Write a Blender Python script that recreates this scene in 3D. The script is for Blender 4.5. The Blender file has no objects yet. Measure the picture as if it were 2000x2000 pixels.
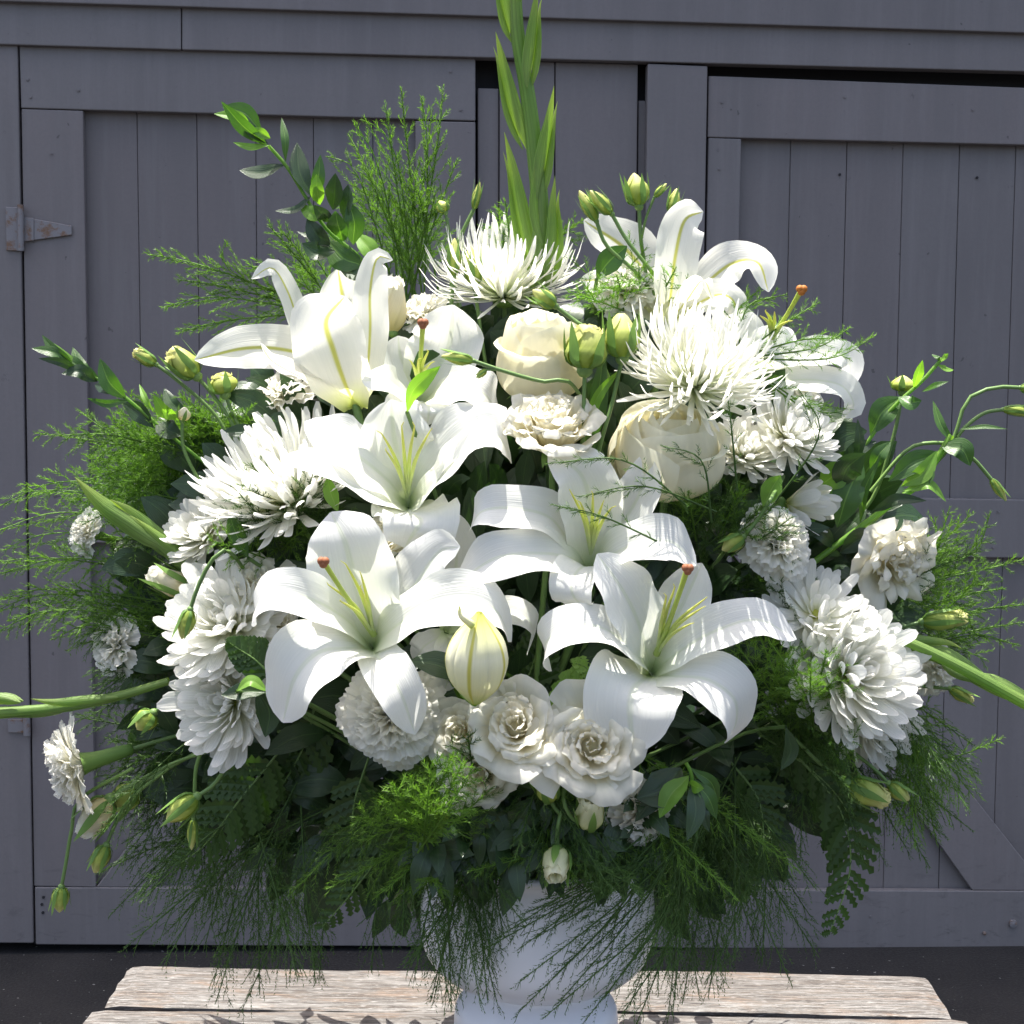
import bpy, math, random
import numpy as np
from mathutils import Vector, Matrix, Quaternion
R = math.radians
scn = bpy.context.scene
COL = scn.collection
rng = np.random.default_rng(7)
random.seed(7)

# ------------------------------------------------------------------ camera, world, sun
F = 3000.0
CAM = np.array([0.0, -1.5, 1.44])
PITCH, ROLL = R(5.5), 0.012
fw = np.array([0, math.cos(PITCH), -math.sin(PITCH)])
r0 = np.array([1.0, 0, 0]); u0 = np.array([0, math.sin(PITCH), math.cos(PITCH)])
rc = math.cos(ROLL)*r0 + math.sin(ROLL)*u0
uc = -math.sin(ROLL)*r0 + math.cos(ROLL)*u0
cam = bpy.data.cameras.new('camera'); camo = bpy.data.objects.new('camera', cam); COL.objects.link(camo)
cam.sensor_width = 36; cam.lens = 36*F/2000; cam.clip_end = 300; cam.clip_start = 0.05
camo.matrix_world = Matrix(((rc[0], uc[0], -fw[0], CAM[0]), (rc[1], uc[1], -fw[1], CAM[1]), (rc[2], uc[2], -fw[2], CAM[2]), (0, 0, 0, 1)))
scn.camera = camo

SUN_EL, SUN_AZ = R(81), R(-50)      # azimuth from +Y (behind the flowers), negative = to the left
sd = Vector((math.sin(SUN_AZ)*math.cos(SUN_EL), math.cos(SUN_AZ)*math.cos(SUN_EL), math.sin(SUN_EL)))
w = bpy.data.worlds.new('World'); scn.world = w; w.use_nodes = True
nt = w.node_tree; bg = nt.nodes['Background']
sky = nt.nodes.new('ShaderNodeTexSky'); sky.sky_type = 'NISHITA'; sky.sun_disc = False
sky.dust_density = 5.0; sky.ozone_density = .6; sky.sun_elevation = SUN_EL; sky.sun_rotation = SUN_AZ
nt.links.new(sky.outputs[0], bg.inputs[0]); bg.inputs[1].default_value = 0.12
sl = bpy.data.lights.new('sun', 'SUN'); sl.energy = 4.0; sl.angle = R(0.5); sl.color = (1, .965, .90)
so = bpy.data.objects.new('sun', sl); COL.objects.link(so); so.rotation_euler = sd.to_track_quat('Z', 'Y').to_euler()
scn.view_settings.view_transform = 'Standard'; scn.view_settings.look = 'None'
scn.view_settings.exposure = 1.58; scn.view_settings.gamma = 1
scn.view_settings.use_curve_mapping = False

scn.cycles.max_bounces = 14; scn.cycles.diffuse_bounces = 9; scn.cycles.transmission_bounces = 10
def ray(px, py):
    return F*fw + (px-1000)*rc - (py-1000)*uc
def P(px, py, y=0.0):
    d = ray(px, py); t = (y-CAM[1])/d[1]; return CAM + t*d
WY, WS = 2.2, 0.053
wn = np.array([WS, -1.0, 0]); wn /= np.linalg.norm(wn)          # wall normal, towards the camera
def W(px, py, off=0.0):
    d = ray(px, py); o = np.array([0, WY, 0]) + wn*off
    t = np.dot(o-CAM, wn)/np.dot(d, wn); return CAM + t*d
Z1 = (350, 380, .33644); Z2 = (950, 380, .38820); Z3 = (350, 950, .33644); Z4 = (900, 850, .36232)
def q(z, x, y): return (z[0]+x*z[2], z[1]+y*z[2])
PX = 0.0005

# ------------------------------------------------------------------ materials
def mat(name):
    m = bpy.data.materials.new(name); m.use_nodes = True
    n = m.node_tree.nodes; l = m.node_tree.links; n.clear()
    return m, n, l
def ramp(n, stops):
    r = n.new('ShaderNodeValToRGB'); e = r.color_ramp.elements
    while len(e) < len(stops): e.new(.5)
    for i, (p, c) in enumerate(stops): e[i].position = p; e[i].color = (*c, 1)
    return r
def petal_mat(name, stops, trans=.42, rough=.45, rib=None, veins=30, vein_str=.15, vary=.05, spec=.3, tcol=None, streak=.05):
    """thin living tissue: reflects and lets light through; colour runs along the piece (u) with veins (v)"""
    m, n, l = mat(name)
    out = n.new('ShaderNodeOutputMaterial'); uv = n.new('ShaderNodeUVMap'); uv.uv_map = 'UVMap'
    sx = n.new('ShaderNodeSeparateXYZ'); l.new(uv.outputs[0], sx.inputs[0])
    rp = ramp(n, stops); l.new(sx.outputs[0], rp.inputs[0]); col = rp.outputs[0]
    if rib:
        ms = n.new('ShaderNodeMath'); ms.operation = 'SUBTRACT'; l.new(sx.outputs[1], ms.inputs[0]); ms.inputs[1].default_value = .5
        ab = n.new('ShaderNodeMath'); ab.operation = 'ABSOLUTE'; l.new(ms.outputs[0], ab.inputs[0])
        mr = n.new('ShaderNodeMapRange'); l.new(ab.outputs[0], mr.inputs[0])
        mr.inputs[1].default_value = rib[1]*.35; mr.inputs[2].default_value = rib[1]; mr.inputs[3].default_value = rib[2]; mr.inputs[4].default_value = 0
        mx = n.new('ShaderNodeMix'); mx.data_type = 'RGBA'; l.new(mr.outputs[0], mx.inputs[0]); l.new(col, mx.inputs[6]); mx.inputs[7].default_value = (*rib[0], 1)
        col = mx.outputs[2]
    oi = n.new('ShaderNodeObjectInfo')
    ns = n.new('ShaderNodeTexNoise'); tc = n.new('ShaderNodeTexCoord'); l.new(tc.outputs['Object'], ns.inputs[0]); ns.inputs['Scale'].default_value = 45; ns.inputs['Detail'].default_value = 3
    ad = n.new('ShaderNodeMath'); ad.operation = 'ADD'; l.new(oi.outputs['Random'], ad.inputs[0]); l.new(ns.outputs[0], ad.inputs[1])
    m2 = n.new('ShaderNodeMapRange'); l.new(ad.outputs[0], m2.inputs[0]); m2.inputs[1].default_value = .3; m2.inputs[2].default_value = 1.7
    m2.inputs[3].default_value = 1-vary; m2.inputs[4].default_value = 1+vary*.5
    hs = n.new('ShaderNodeHueSaturation'); l.new(col, hs.inputs['Color']); l.new(m2.outputs[0], hs.inputs['Value']); col = hs.outputs[0]
    # veins as fine relief running along the piece
    mp = n.new('ShaderNodeMapping'); l.new(uv.outputs[0], mp.inputs[0]); mp.inputs['Scale'].default_value = (1.3, veins, 1)
    vn = n.new('ShaderNodeTexNoise'); l.new(mp.outputs[0], vn.inputs[0]); vn.inputs['Scale'].default_value = 1.0; vn.inputs['Detail'].default_value = 2
    sk = n.new('ShaderNodeMapRange'); l.new(vn.outputs[0], sk.inputs[0]); sk.inputs[1].default_value = .38; sk.inputs[2].default_value = .62; sk.inputs[3].default_value = 1-streak; sk.inputs[4].default_value = 1
    h2 = n.new('ShaderNodeHueSaturation'); l.new(col, h2.inputs['Color']); l.new(sk.outputs[0], h2.inputs['Value']); col = h2.outputs[0]
    bp = n.new('ShaderNodeBump'); bp.inputs['Strength'].default_value = vein_str; bp.inputs['Distance'].default_value = .002; l.new(vn.outputs[0], bp.inputs['Height'])
    b = n.new('ShaderNodeBsdfPrincipled'); b.inputs['Roughness'].default_value = rough; b.inputs['Specular IOR Level'].default_value = spec
    l.new(col, b.inputs['Base Color']); l.new(bp.outputs[0], b.inputs['Normal'])
    t = n.new('ShaderNodeBsdfTranslucent'); l.new(bp.outputs[0], t.inputs['Normal'])
    if tcol:
        mm = n.new('ShaderNodeMix'); mm.data_type = 'RGBA'; mm.blend_type = 'MULTIPLY'; mm.inputs[0].default_value = 1; l.new(col, mm.inputs[6]); mm.inputs[7].default_value = (*tcol, 1)
        l.new(mm.outputs[2], t.inputs[0])
    else: l.new(col, t.inputs[0])
    mix = n.new('ShaderNodeMixShader'); mix.inputs[0].default_value = trans; l.new(b.outputs[0], mix.inputs[1]); l.new(t.outputs[0], mix.inputs[2]); l.new(mix.outputs[0], out.inputs[0])
    return m
M = {}
M['lily'] = petal_mat('lily_petal', [(0, (.50, .62, .25)), (.16, (.76, .80, .60)), (.35, (.86, .87, .80)), (1, (.885, .88, .85))], .44, .42, rib=((.66, .74, .48), .05, .35), veins=34, vein_str=.26, vary=.02, streak=.03)
M['lily_ribbed'] = petal_mat('lily_petal_outer', [(0, (.55, .62, .18)), (.12, (.80, .82, .52)), (.3, (.885, .87, .77)), (1, (.89, .885, .83))], .50, .42, rib=((.62, .62, .12), .055, .95), veins=34, vein_str=.26, vary=.02, streak=.03)
M['lily_bud'] = petal_mat('lily_bud', [(0, (.45, .55, .12)), (.2, (.78, .77, .45)), (.6, (.84, .82, .62)), (1, (.60, .62, .15))], .25, .4, rib=((.55, .52, .08), .07, .9), veins=20, vary=.03)
M['rose_heart'] = petal_mat('rose_heart_petal', [(0, (.86, .80, .52)), (.5, (.89, .85, .68)), (1, (.90, .88, .78))], .56, .6, veins=14, vein_str=.1)
M['rose'] = petal_mat('rose_petal', [(0, (.78, .70, .32)), (.4, (.87, .81, .58)), (.8, (.88, .86, .74)), (1, (.89, .875, .79))], .56, .6, veins=14, vein_str=.12)
M['rose_cream'] = petal_mat('rose_petal_cream', [(0, (.62, .66, .30)), (.25, (.84, .81, .60)), (.8, (.88, .84, .64)), (1, (.89, .87, .72))], .46, .5, veins=12, vein_str=.1)
M['carnation'] = petal_mat('carnation_petal', [(0, (.60, .66, .30)), (.4, (.84, .83, .70)), (.8, (.885, .87, .77)), (1, (.89, .88, .82))], .56, .6, veins=18, vein_str=.3)
M['mum'] = petal_mat('chrysanthemum_petal', [(0, (.55, .62, .15)), (.25, (.84, .85, .66)), (.5, (.88, .88, .80)), (1, (.89, .885, .85))], .56, .5, veins=6, vein_str=.35, vary=.04)
M['spider'] = petal_mat('spider_petal', [(0, (.50, .60, .22)), (.2, (.80, .84, .64)), (.5, (.87, .87, .77)), (1, (.885, .88, .82))], .56, .45, veins=5, vein_str=.3, vary=.05)
M['pale_bud'] = petal_mat('pale_bud_petal', [(0, (.40, .50, .12)), (.4, (.74, .76, .42)), (1, (.86, .85, .64))], .45, .5, veins=10, vary=.06)
M['green_petal'] = petal_mat('green_bud_petal', [(0, (.24, .36, .05)), (.5, (.50, .58, .13)), (1, (.74, .72, .32))], .38, .5, veins=10, vary=.1)
M['calyx'] = petal_mat('calyx', [(0, (.12, .24, .05)), (1, (.20, .34, .08))], .3, .5, veins=8, vary=.15)
M['stem'] = petal_mat('green_stem', [(0, (.13, .22, .07)), (1, (.18, .30, .08))], .12, .4, veins=8, vary=.12)
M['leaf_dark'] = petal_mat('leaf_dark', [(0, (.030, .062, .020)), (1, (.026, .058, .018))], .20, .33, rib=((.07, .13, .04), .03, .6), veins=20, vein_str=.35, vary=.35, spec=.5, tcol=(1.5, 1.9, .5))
M['leaf_mid'] = petal_mat('leaf_mid', [(0, (.060, .135, .026)), (1, (.048, .12, .022))], .30, .35, rib=((.20, .34, .08), .035, .6), veins=20, vein_str=.35, vary=.25, spec=.5, tcol=(1.7, 2.0, .4))
M['leaf_light'] = petal_mat('leaf_light', [(0, (.20, .36, .06)), (1, (.17, .34, .05))], .42, .4, rib=((.3, .46, .12), .035, .6), veins=16, vary=.15, spec=.4, tcol=(1.4, 1.6, .4))
M['glad'] = petal_mat('gladiolus_bract', [(0, (.25, .36, .11)), (.6, (.20, .33, .08)), (1, (.36, .46, .12))], .40, .42, veins=13, vein_str=.5, vary=.1, tcol=(1.5, 1.7, .4), streak=.30)
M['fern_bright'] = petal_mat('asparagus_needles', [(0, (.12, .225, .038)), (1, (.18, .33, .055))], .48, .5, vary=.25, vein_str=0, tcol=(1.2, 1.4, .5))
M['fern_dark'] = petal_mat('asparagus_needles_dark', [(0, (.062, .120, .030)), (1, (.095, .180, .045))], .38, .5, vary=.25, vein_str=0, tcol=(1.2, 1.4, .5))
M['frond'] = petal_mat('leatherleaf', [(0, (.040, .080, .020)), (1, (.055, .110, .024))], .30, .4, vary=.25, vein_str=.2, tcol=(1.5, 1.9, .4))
M['filament'] = petal_mat('filament', [(0, (.62, .72, .40)), (.5, (.66, .74, .22)), (1, (.72, .70, .15))], .3, .45, vary=.05)
M['pistil'] = petal_mat('pistil', [(0, (.50, .62, .18)), (1, (.45, .55, .08))], .2, .4, vary=.05)
M['stigma'] = petal_mat('stigma', [(0, (.30, .11, .05)), (1, (.34, .13, .06))], .1, .6, vary=.15)
M['stigma_orange'] = petal_mat('stigma_orange', [(0, (.50, .16, .03)), (1, (.55, .2, .03))], .1, .6, vary=.15)
M['disc'] = petal_mat('flower_disc', [(0, (.45, .48, .08)), (1, (.62, .60, .12))], .2, .7, vary=.2)

def surf_mat(name, fn):
    m, n, l = mat(name); out = n.new('ShaderNodeOutputMaterial'); b = n.new('ShaderNodeBsdfPrincipled'); l.new(b.outputs[0], out.inputs[0])
    fn(n, l, b); return m
def N(n, l, src, scale, detail=4, mscale=None, rough=.6, dist=0):
    t = n.new('ShaderNodeTexNoise'); t.inputs['Scale'].default_value = scale; t.inputs['Detail'].default_value = detail; t.inputs['Roughness'].default_value = rough; t.inputs['Distortion'].default_value = dist
    if mscale:
        mp = n.new('ShaderNodeMapping'); mp.inputs['Scale'].default_value = mscale; l.new(src, mp.inputs[0]); l.new(mp.outputs[0], t.inputs[0])
    else: l.new(src, t.inputs[0])
    return t.outputs[0]
def MIX(n, l, fac, a, b, bt='MIX'):
    m = n.new('ShaderNodeMix'); m.data_type = 'RGBA'; m.blend_type = bt
    if isinstance(fac, float): m.inputs[0].default_value = fac
    else: l.new(fac, m.inputs[0])
    for i, c in ((6, a), (7, b)):
        if isinstance(c, tuple): m.inputs[i].default_value = (*c, 1)
        else: l.new(c, m.inputs[i])
    return m.outputs[2]
def RNG(n, l, src, a, b, c=0., d=1.):
    m = n.new('ShaderNodeMapRange'); l.new(src, m.inputs[0])
    for i, v in enumerate((a, b, c, d)): m.inputs[i+1].default_value = v
    return m.outputs[0]
def BUMP(n, l, h, b, s=.3, d=.002):
    p = n.new('ShaderNodeBump'); p.inputs['Strength'].default_value = s; p.inputs['Distance'].default_value = d; l.new(h, p.inputs['Height']); l.new(p.outputs[0], b.inputs['Normal'])
def f_paint(base, dirt=.5):
    def f(n, l, b):
        g = n.new('ShaderNodeNewGeometry').outputs['Position']; oi = n.new('ShaderNodeObjectInfo').outputs['Random']
        big = N(n, l, g, 2.2, 5); fine = N(n, l, g, 130, 3); gr = N(n, l, g, 14, 5, (1, 1, .12))
        c = MIX(n, l, RNG(n, l, big, .3, .7), tuple(x*.90 for x in base), tuple(x*1.07 for x in base))
        c = MIX(n, l, RNG(n, l, oi, 0, 1, 0, .55), c, (base[0]*1.06, base[1]*.96, base[2]*.95))
        c = MIX(n, l, RNG(n, l, fine, .35, .75, 0, .35), c, tuple(x*.8 for x in base))
        c = MIX(n, l, RNG(n, l, gr, .42, .70, 0, .55), c, tuple(x*.80 for x in base)); br = N(n, l, g, 30, 4, (1, 1, .06), .7); c = MIX(n, l, RNG(n, l, br, .50, .72, 0, .5), c, tuple(x*1.16 for x in base)); ch = N(n, l, g, 26, 7, (1, 1, .7), .75); c = MIX(n, l, RNG(n, l, ch, .66, .69, 0, .55), c, tuple(x*.55 for x in base))
        sp = N(n, l, g, 38, 2); c = MIX(n, l, RNG(n, l, sp, .735, .76, 0, dirt), c, (.03, .028, .027))
        # scuffs and bare patches, more of them low down where rain splashes
        z = n.new('ShaderNodeSeparateXYZ'); l.new(g, z.inputs[0])
        sc = N(n, l, g, 16, 6, (1, 1, 2.6), .7, .6); lo = RNG(n, l, z.outputs[2], .0, .45, .6, 0)
        md = n.new('ShaderNodeMath'); md.operation = 'MULTIPLY'; l.new(RNG(n, l, sc, .56, .66), md.inputs[0]); l.new(lo, md.inputs[1])
        c = MIX(n, l, md.outputs[0], c, (.09, .085, .085))
        l.new(c, b.inputs['Base Color']); b.inputs['Roughness'].default_value = .62; BUMP(n, l, MIX(n, l, .5, gr, fine), b, .35, .0015)
    return f
M['paint'] = surf_mat('grey_paint', f_paint((.158, .146, .149)))
M['paint2'] = surf_mat('grey_paint_frame', f_paint((.169, .157, .160)))
def f_wood(n, l, b):
    tc = n.new('ShaderNodeTexCoord').outputs['Object']; oi = n.new('ShaderNodeObjectInfo').outputs['Random']
    cm = n.new('ShaderNodeCombineXYZ'); l.new(oi, cm.inputs[1]); l.new(oi, cm.inputs[2]); va = n.new('ShaderNodeVectorMath'); va.operation = 'ADD'; l.new(tc, va.inputs[0]); l.new(cm.outputs[0], va.inputs[1]); g = va.outputs[0]
    grain = N(n, l, g, 1.0, 8, (16, 300, 300), .8, .5); band = N(n, l, g, 1.0, 5, (7, 60, 60), .6, 1.5); patch = N(n, l, g, 1.0, 5, (6, 22, 22), .65, 1.2); fleck = N(n, l, g, 1.0, 3, (90, 520, 520), .6)
    c = MIX(n, l, RNG(n, l, band, .35, .65), (.085, .077, .070), (.185, .177, .167))
    c = MIX(n, l, RNG(n, l, patch, .53, .64, 0, .55), c, (.17, .10, .055))
    c = MIX(n, l, RNG(n, l, grain, .48, .56, 0, .92), c, (.028, .021, .017))
    crack = N(n, l, g, 1.0, 4, (5, 300, 300), .6, 1.5); c = MIX(n, l, RNG(n, l, crack, .57, .61, 0, .95), c, (.045, .035, .028)); gv = N(n, l, g, 1.0, 6, (12, 90, 90), .8, 2.0); c = MIX(n, l, RNG(n, l, gv, .52, .60, 0, .6), c, (.12, .095, .075))
    c = MIX(n, l, RNG(n, l, fleck, .56, .70, 0, .7), c, (.27, .262, .25))
    l.new(c, b.inputs['Base Color']); b.inputs['Roughness'].default_value = .7; BUMP(n, l, MIX(n, l, .5, grain, fleck), b, .8, .002)
M['wood'] = surf_mat('weathered_wood', f_wood)
def f_asphalt(n, l, b):
    g = n.new('ShaderNodeNewGeometry').outputs['Position']
    a = N(n, l, g, 5, 6); f = N(n, l, g, 160, 4); s = N(n, l, g, 55, 2)
    c = MIX(n, l, RNG(n, l, a, .35, .7), (.007, .0062, .0062), (.019, .017, .0165)); c = MIX(n, l, RNG(n, l, f, .45, .75, 0, .5), c, (.05, .049, .05)); c = MIX(n, l, RNG(n, l, s, .70, .74, 0, .8), c, (.34, .33, .31))
    l.new(c, b.inputs['Base Color']); b.inputs['Roughness'].default_value = .9; BUMP(n, l, MIX(n, l, .5, f, a), b, .8, .006)
M['asphalt'] = surf_mat('asphalt', f_asphalt)
def f_vase(n, l, b):
    g = n.new('ShaderNodeTexCoord').outputs['Object']; a = N(n, l, g, 9, 4)
    l.new(MIX(n, l, RNG(n, l, a, .35, .7), (.70, .70, .735), (.75, .75, .785)), b.inputs['Base Color']); b.inputs['Roughness'].default_value = .28
    b.inputs['Subsurface Weight'].default_value = .08; b.inputs['Subsurface Radius'].default_value = (.02, .02, .025)
M['vase'] = surf_mat('white_plastic', f_vase)
def f_metal(n, l, b):
    g = n.new('ShaderNodeTexCoord').outputs['Object']; a = N(n, l, g, 40, 5, None, .7)
    l.new(MIX(n, l, RNG(n, l, a, .50, .62), (.20, .19, .20), (.17, .10, .065)), b.inputs['Base Color']); b.inputs['Roughness'].default_value = .6; b.inputs['Metallic'].default_value = .15; BUMP(n, l, a, b, .5, .001)
M['hinge'] = surf_mat('rusty_painted_metal', f_metal)
def f_dark(n, l, b): b.inputs['Base Color'].default_value = (.022, .021, .024, 1); b.inputs['Roughness'].default_value = .9
M['dark'] = surf_mat('dark_recess', f_dark)
def f_foam(n, l, b):
    g = n.new('ShaderNodeTexCoord').outputs['Object']; l.new(MIX(n, l, N(n, l, g, 90, 3), (.02, .05, .02), (.04, .09, .03)), b.inputs['Base Color']); b.inputs['Roughness'].default_value = .95
M['foam'] = surf_mat('floral_foam', f_foam)

# ------------------------------------------------------------------ mesh helpers
def mesh_from(name, V, faces, m, uv=None, smooth=True):
    me = bpy.data.meshes.new(name); me.from_pydata([tuple(v) for v in V] if not isinstance(V, np.ndarray) else V.tolist(), [], faces)
    if m: me.materials.append(m)
    if smooth: me.polygons.foreach_set('use_smooth', [True]*len(me.polygons))
    if uv is not None:
        lay = me.uv_layers.new(name='UVMap'); idx = np.empty(len(me.loops), dtype=np.int32); me.loops.foreach_get('vertex_index', idx)
        lay.data.foreach_set('uv', np.asarray(uv, dtype=np.float32)[idx].ravel())
    me.update(); return me
_fc = {}
def grid_faces(a, b, wrap=False):
    k = (a, b, wrap)
    if k not in _fc:
        f = []
        for i in range(a-1):
            for j in range(b if wrap else b-1):
                j2 = (j+1) % b; f.append((i*b+j, i*b+j2, (i+1)*b+j2, (i+1)*b+j))
        _fc[k] = f
    return _fc[k]
def grid_mesh(name, G, m, wrap=False):
    a, b = G.shape[:2]
    u, v = np.meshgrid(np.linspace(0, 1, a), np.linspace(0, 1, b), indexing='ij')
    return mesh_from(name, G.reshape(-1, 3), grid_faces(a, b, wrap), m, np.stack([u.ravel(), v.ravel()], 1))
def joined(name, parts, m):
    """parts: list of (V, faces, uv) joined into ONE mesh"""
    Vs, Fs, Us, o = [], [], [], 0
    for V, f, u in parts:
        V = np.asarray(V).reshape(-1, 3); Vs.append(V); Us.append(u); Fs += [tuple(i+o for i in q_) for q_ in f]; o += len(V)
    return mesh_from(name, np.concatenate(Vs), Fs, m, np.concatenate(Us))
def guv(a, b):
    u, v = np.meshgrid(np.linspace(0, 1, a), np.linspace(0, 1, b), indexing='ij'); return np.stack([u.ravel(), v.ravel()], 1)
def link(name, me, parent=None, kind=None, label=None):
    o = bpy.data.objects.new(name, me); COL.objects.link(o)
    if parent is not None: o.parent = parent
    if kind: o['kind'] = kind
    if label: o['label'] = label
    return o
def tag(o, label, cat, group=None, kind=None):
    if label: o['label'] = label
    if cat: o['category'] = cat
    if group: o['group'] = group
    if kind: o['kind'] = kind
    return o
def thing(name, label, cat, loc, axis=None, group=None, spin=0, kind=None):
    o = bpy.data.objects.new(name, None); COL.objects.link(o); o.empty_display_size = .02
    rot = Matrix.Identity(4)
    if axis is not None: rot = (Vector(axis).to_track_quat('Z', 'Y') @ Quaternion((0, 0, 1), spin)).to_matrix().to_4x4()
    o.matrix_world = Matrix.Translation(Vector(loc)) @ rot
    o['mw'] = [0.]; del o['mw']
    tag(o, label, cat, group, kind); return o
def loc_of(root, V):
    """world points to the thing's own space"""
    Mi = np.array(root.matrix_world.inverted()); V = np.asarray(V, dtype=float); return V @ Mi[:3, :3].T + Mi[:3, 3]
def crv(pts, n):
    """smooth curve through points"""
    p = np.asarray(pts, dtype=float)
    if len(p) == 2: t = np.linspace(0, 1, n)[:, None]; return p[0]*(1-t)+p[1]*t
    p = np.vstack([2*p[0]-p[1], p, 2*p[-1]-p[-2]]); k = len(p)-3
    d = np.linalg.norm(p[2:-1]-p[1:-2], axis=1); cum = np.concatenate([[0], np.cumsum(d)]); s = np.linspace(0, cum[-1], n)
    i = np.clip(np.searchsorted(cum, s, side='right')-1, 0, k-1); t = ((s-cum[i])/np.maximum(d[i], 1e-9))[:, None]
    a, b, c, e = p[i], p[i+1], p[i+2], p[i+3]
    return .5*((2*b)+(-a+c)*t+(2*a-5*b+4*c-e)*t*t+(-a+3*b-3*c+e)*t**3)
def nrm(v): return v/np.maximum(np.linalg.norm(v, axis=-1, keepdims=True), 1e-9)
def tangents(C): return nrm(np.gradient(C, axis=0))
def frames(C, hint):
    t = tangents(C); b = np.cross(t, hint); bad = np.linalg.norm(b, axis=1) < .15
    if bad.any(): b[bad] = np.cross(t[bad], np.array([.3, .9, .3]))
    b = nrm(b); n = np.cross(b, t); return t, b, n
def tube_grid(pts, r, n=10, k=6):
    C = crv(pts, n); t, b, m = frames(C, np.array([.13, .97, .2])); r = np.interp(np.linspace(0, 1, n), np.linspace(0, 1, len(np.atleast_1d(r))), np.atleast_1d(r))[:, None, None]
    a = np.linspace(0, 2*math.pi, k, endpoint=False); return C[:, None] + r*(np.cos(a)[None, :, None]*b[:, None]+np.sin(a)[None, :, None]*m[:, None])
def tube(root, name, pts, r, m, n=10, k=6, label=None):
    G = tube_grid(pts, r, n, k); G = loc_of(root, G.reshape(-1, 3)).reshape(G.shape); return link(name, grid_mesh(name, G, m, True), root, label=label)
SH = {
 'lily': [(0, .34), (.12, .52), (.3, .84), (.5, 1), (.62, 1), (.76, .92), (.88, .70), (.96, .36), (1, .03)],
 'leaf': [(0, .04), (.08, .25), (.25, .72), (.45, 1), (.62, .95), (.8, .62), (.93, .25), (1, .01)],
 'blade': [(0, .12), (.08, .5), (.2, .88), (.35, 1), (.55, .88), (.8, .5), (1, .02)],
 'round': [(0, .05), (.15, .5), (.4, .92), (.6, 1), (.8, .8), (.93, .45), (1, .02)],
 'strap': [(0, .45), (.3, .75), (.7, 1), (.86, .98), (.95, .80), (1, .30)],
 'thin': [(0, .7), (.5, 1), (.85, 1), (1, .3)],
}
def strip(pts, w, side=None, hint=None, shape='lily', cup=.3, ruf=0., rf=5., nu=18, nv=9, twist=0., fold=0., ph=0.):
    """blade along a 3-D spine: side = across vector, or hint = the way its face looks"""
    C = crv(pts, nu); t = tangents(C); s = np.linspace(0, 1, nu)
    if side is not None: b = nrm(side[None]-(t@side)[:, None]*t)
    else: b = nrm(np.cross(np.broadcast_to(hint, t.shape), t))
    n = np.cross(t, b)
    if twist:
        a = (twist*s)[:, None]; b, n = b*np.cos(a)+n*np.sin(a), n*np.cos(a)-b*np.sin(a)
    W_ = np.interp(s, [x for x, _ in SH[shape]], [y for _, y in SH[shape]])*w
    v = np.linspace(-1, 1, nv)
    cupv = cup*(1-.75*s)[:, None]*np.abs(v)[None]**1.8
    rr = ruf*np.sin(rf*2*math.pi*s[:, None]+ph+np.sign(v)[None]*1.3+v[None]*.8)*np.abs(v)[None]**3*np.minimum(1, s*2.2)[:, None]
    rib = -fold*np.exp(-(v/.22)**2)[None]*np.ones((nu, 1))
    off = (cupv+rr+rib)*W_[:, None]
    return C[:, None]+b[:, None]*(v[None, :, None]*W_[:, None, None])+n[:, None]*off[:, :, None]
def add_strip(root, name, *a, m=None, label=None, **k):
    G = strip(*a, **k); G = loc_of(root, G.reshape(-1, 3)).reshape(G.shape); return link(name, grid_mesh(name, G, m), root, label=label)
def ball(c, r, a=8, b=10, sq=(1, 1, 1)):
    th = np.linspace(0, math.pi, a)[:, None]; ph = np.linspace(0, 2*math.pi, b, endpoint=False)[None]
    return np.asarray(c)+np.stack([np.sin(th)*np.cos(ph)*sq[0], np.sin(th)*np.sin(ph)*sq[1], np.cos(th)*np.ones_like(ph)*sq[2]], -1)*r
FOCAL = P(1048, 1640, 0)
def stem_to_vase(root, base, axis, r=.0028, m='stem', name='stem', ln=.06):
    base = np.asarray(base, float); f = FOCAL+np.array([random.uniform(-.05, .05), random.uniform(-.05, .05), 0])
    mid = base-np.asarray(axis)*ln; mid2 = (mid+f)/2+np.array([0, .02, -.0])
    return tube(root, name, [base, base-np.asarray(axis)*ln*.5, mid, mid2, f], r, M[m], 14, 6)

# ------------------------------------------------------------------ the setting: ground, garage wall and its doors
def quad_sheet(name, x0, x1, y0, y1, z, m, n=2):
    xs = np.linspace(x0, x1, n); ys = np.linspace(y0, y1, n); G = np.array([[(x, y, z) for y in ys] for x in xs]); return mesh_from(name, G.reshape(-1, 3), grid_faces(n, n), m, smooth=False)
link('ground', quad_sheet('ground', -150, 150, -150, 150, 0, M['asphalt']), kind='structure')

def board_mesh(c, off, th, m):
    """c: four picture corners of the front face (tl, tr, br, bl), on a plane 'off' in front of the wall plane"""
    fr = np.array([W(x, y, off) for x, y in c]); bk = fr-wn*th; V = np.vstack([fr, bk])
    fs = [(3, 2, 1, 0), (4, 5, 6, 7), (0, 1, 5, 4), (1, 2, 6, 5), (2, 3, 7, 6), (3, 0, 4, 7)]
    return V, fs
def board(root, name, c, off, th=.02, m='paint2', bev=.0025, label=None):
    V, fs = board_mesh(c, off, th, None); V = loc_of(root, V) if root else V
    o = link(name, mesh_from(name, V, fs, M[m], smooth=False), root, label=label)
    if bev: b = o.modifiers.new('bevel', 'BEVEL'); b.width = bev; b.segments = 2
    return o
wall = thing('garage_wall', 'grey painted timber garage front framing the two doors behind the flowers', 'wall', W(1160, 1850, 0)*np.array([1, 1, 0]))
board(wall, 'fascia_board', [(-900, -700), (2900, -660), (2900, 92), (-900, -26)], .062, .05, label='darker board overhanging the top of the doors')
board(wall, 'beam', [(-900, -28), (353.5, 10), (353.5, 97), (-900, 60)], .045, .04)
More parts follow.
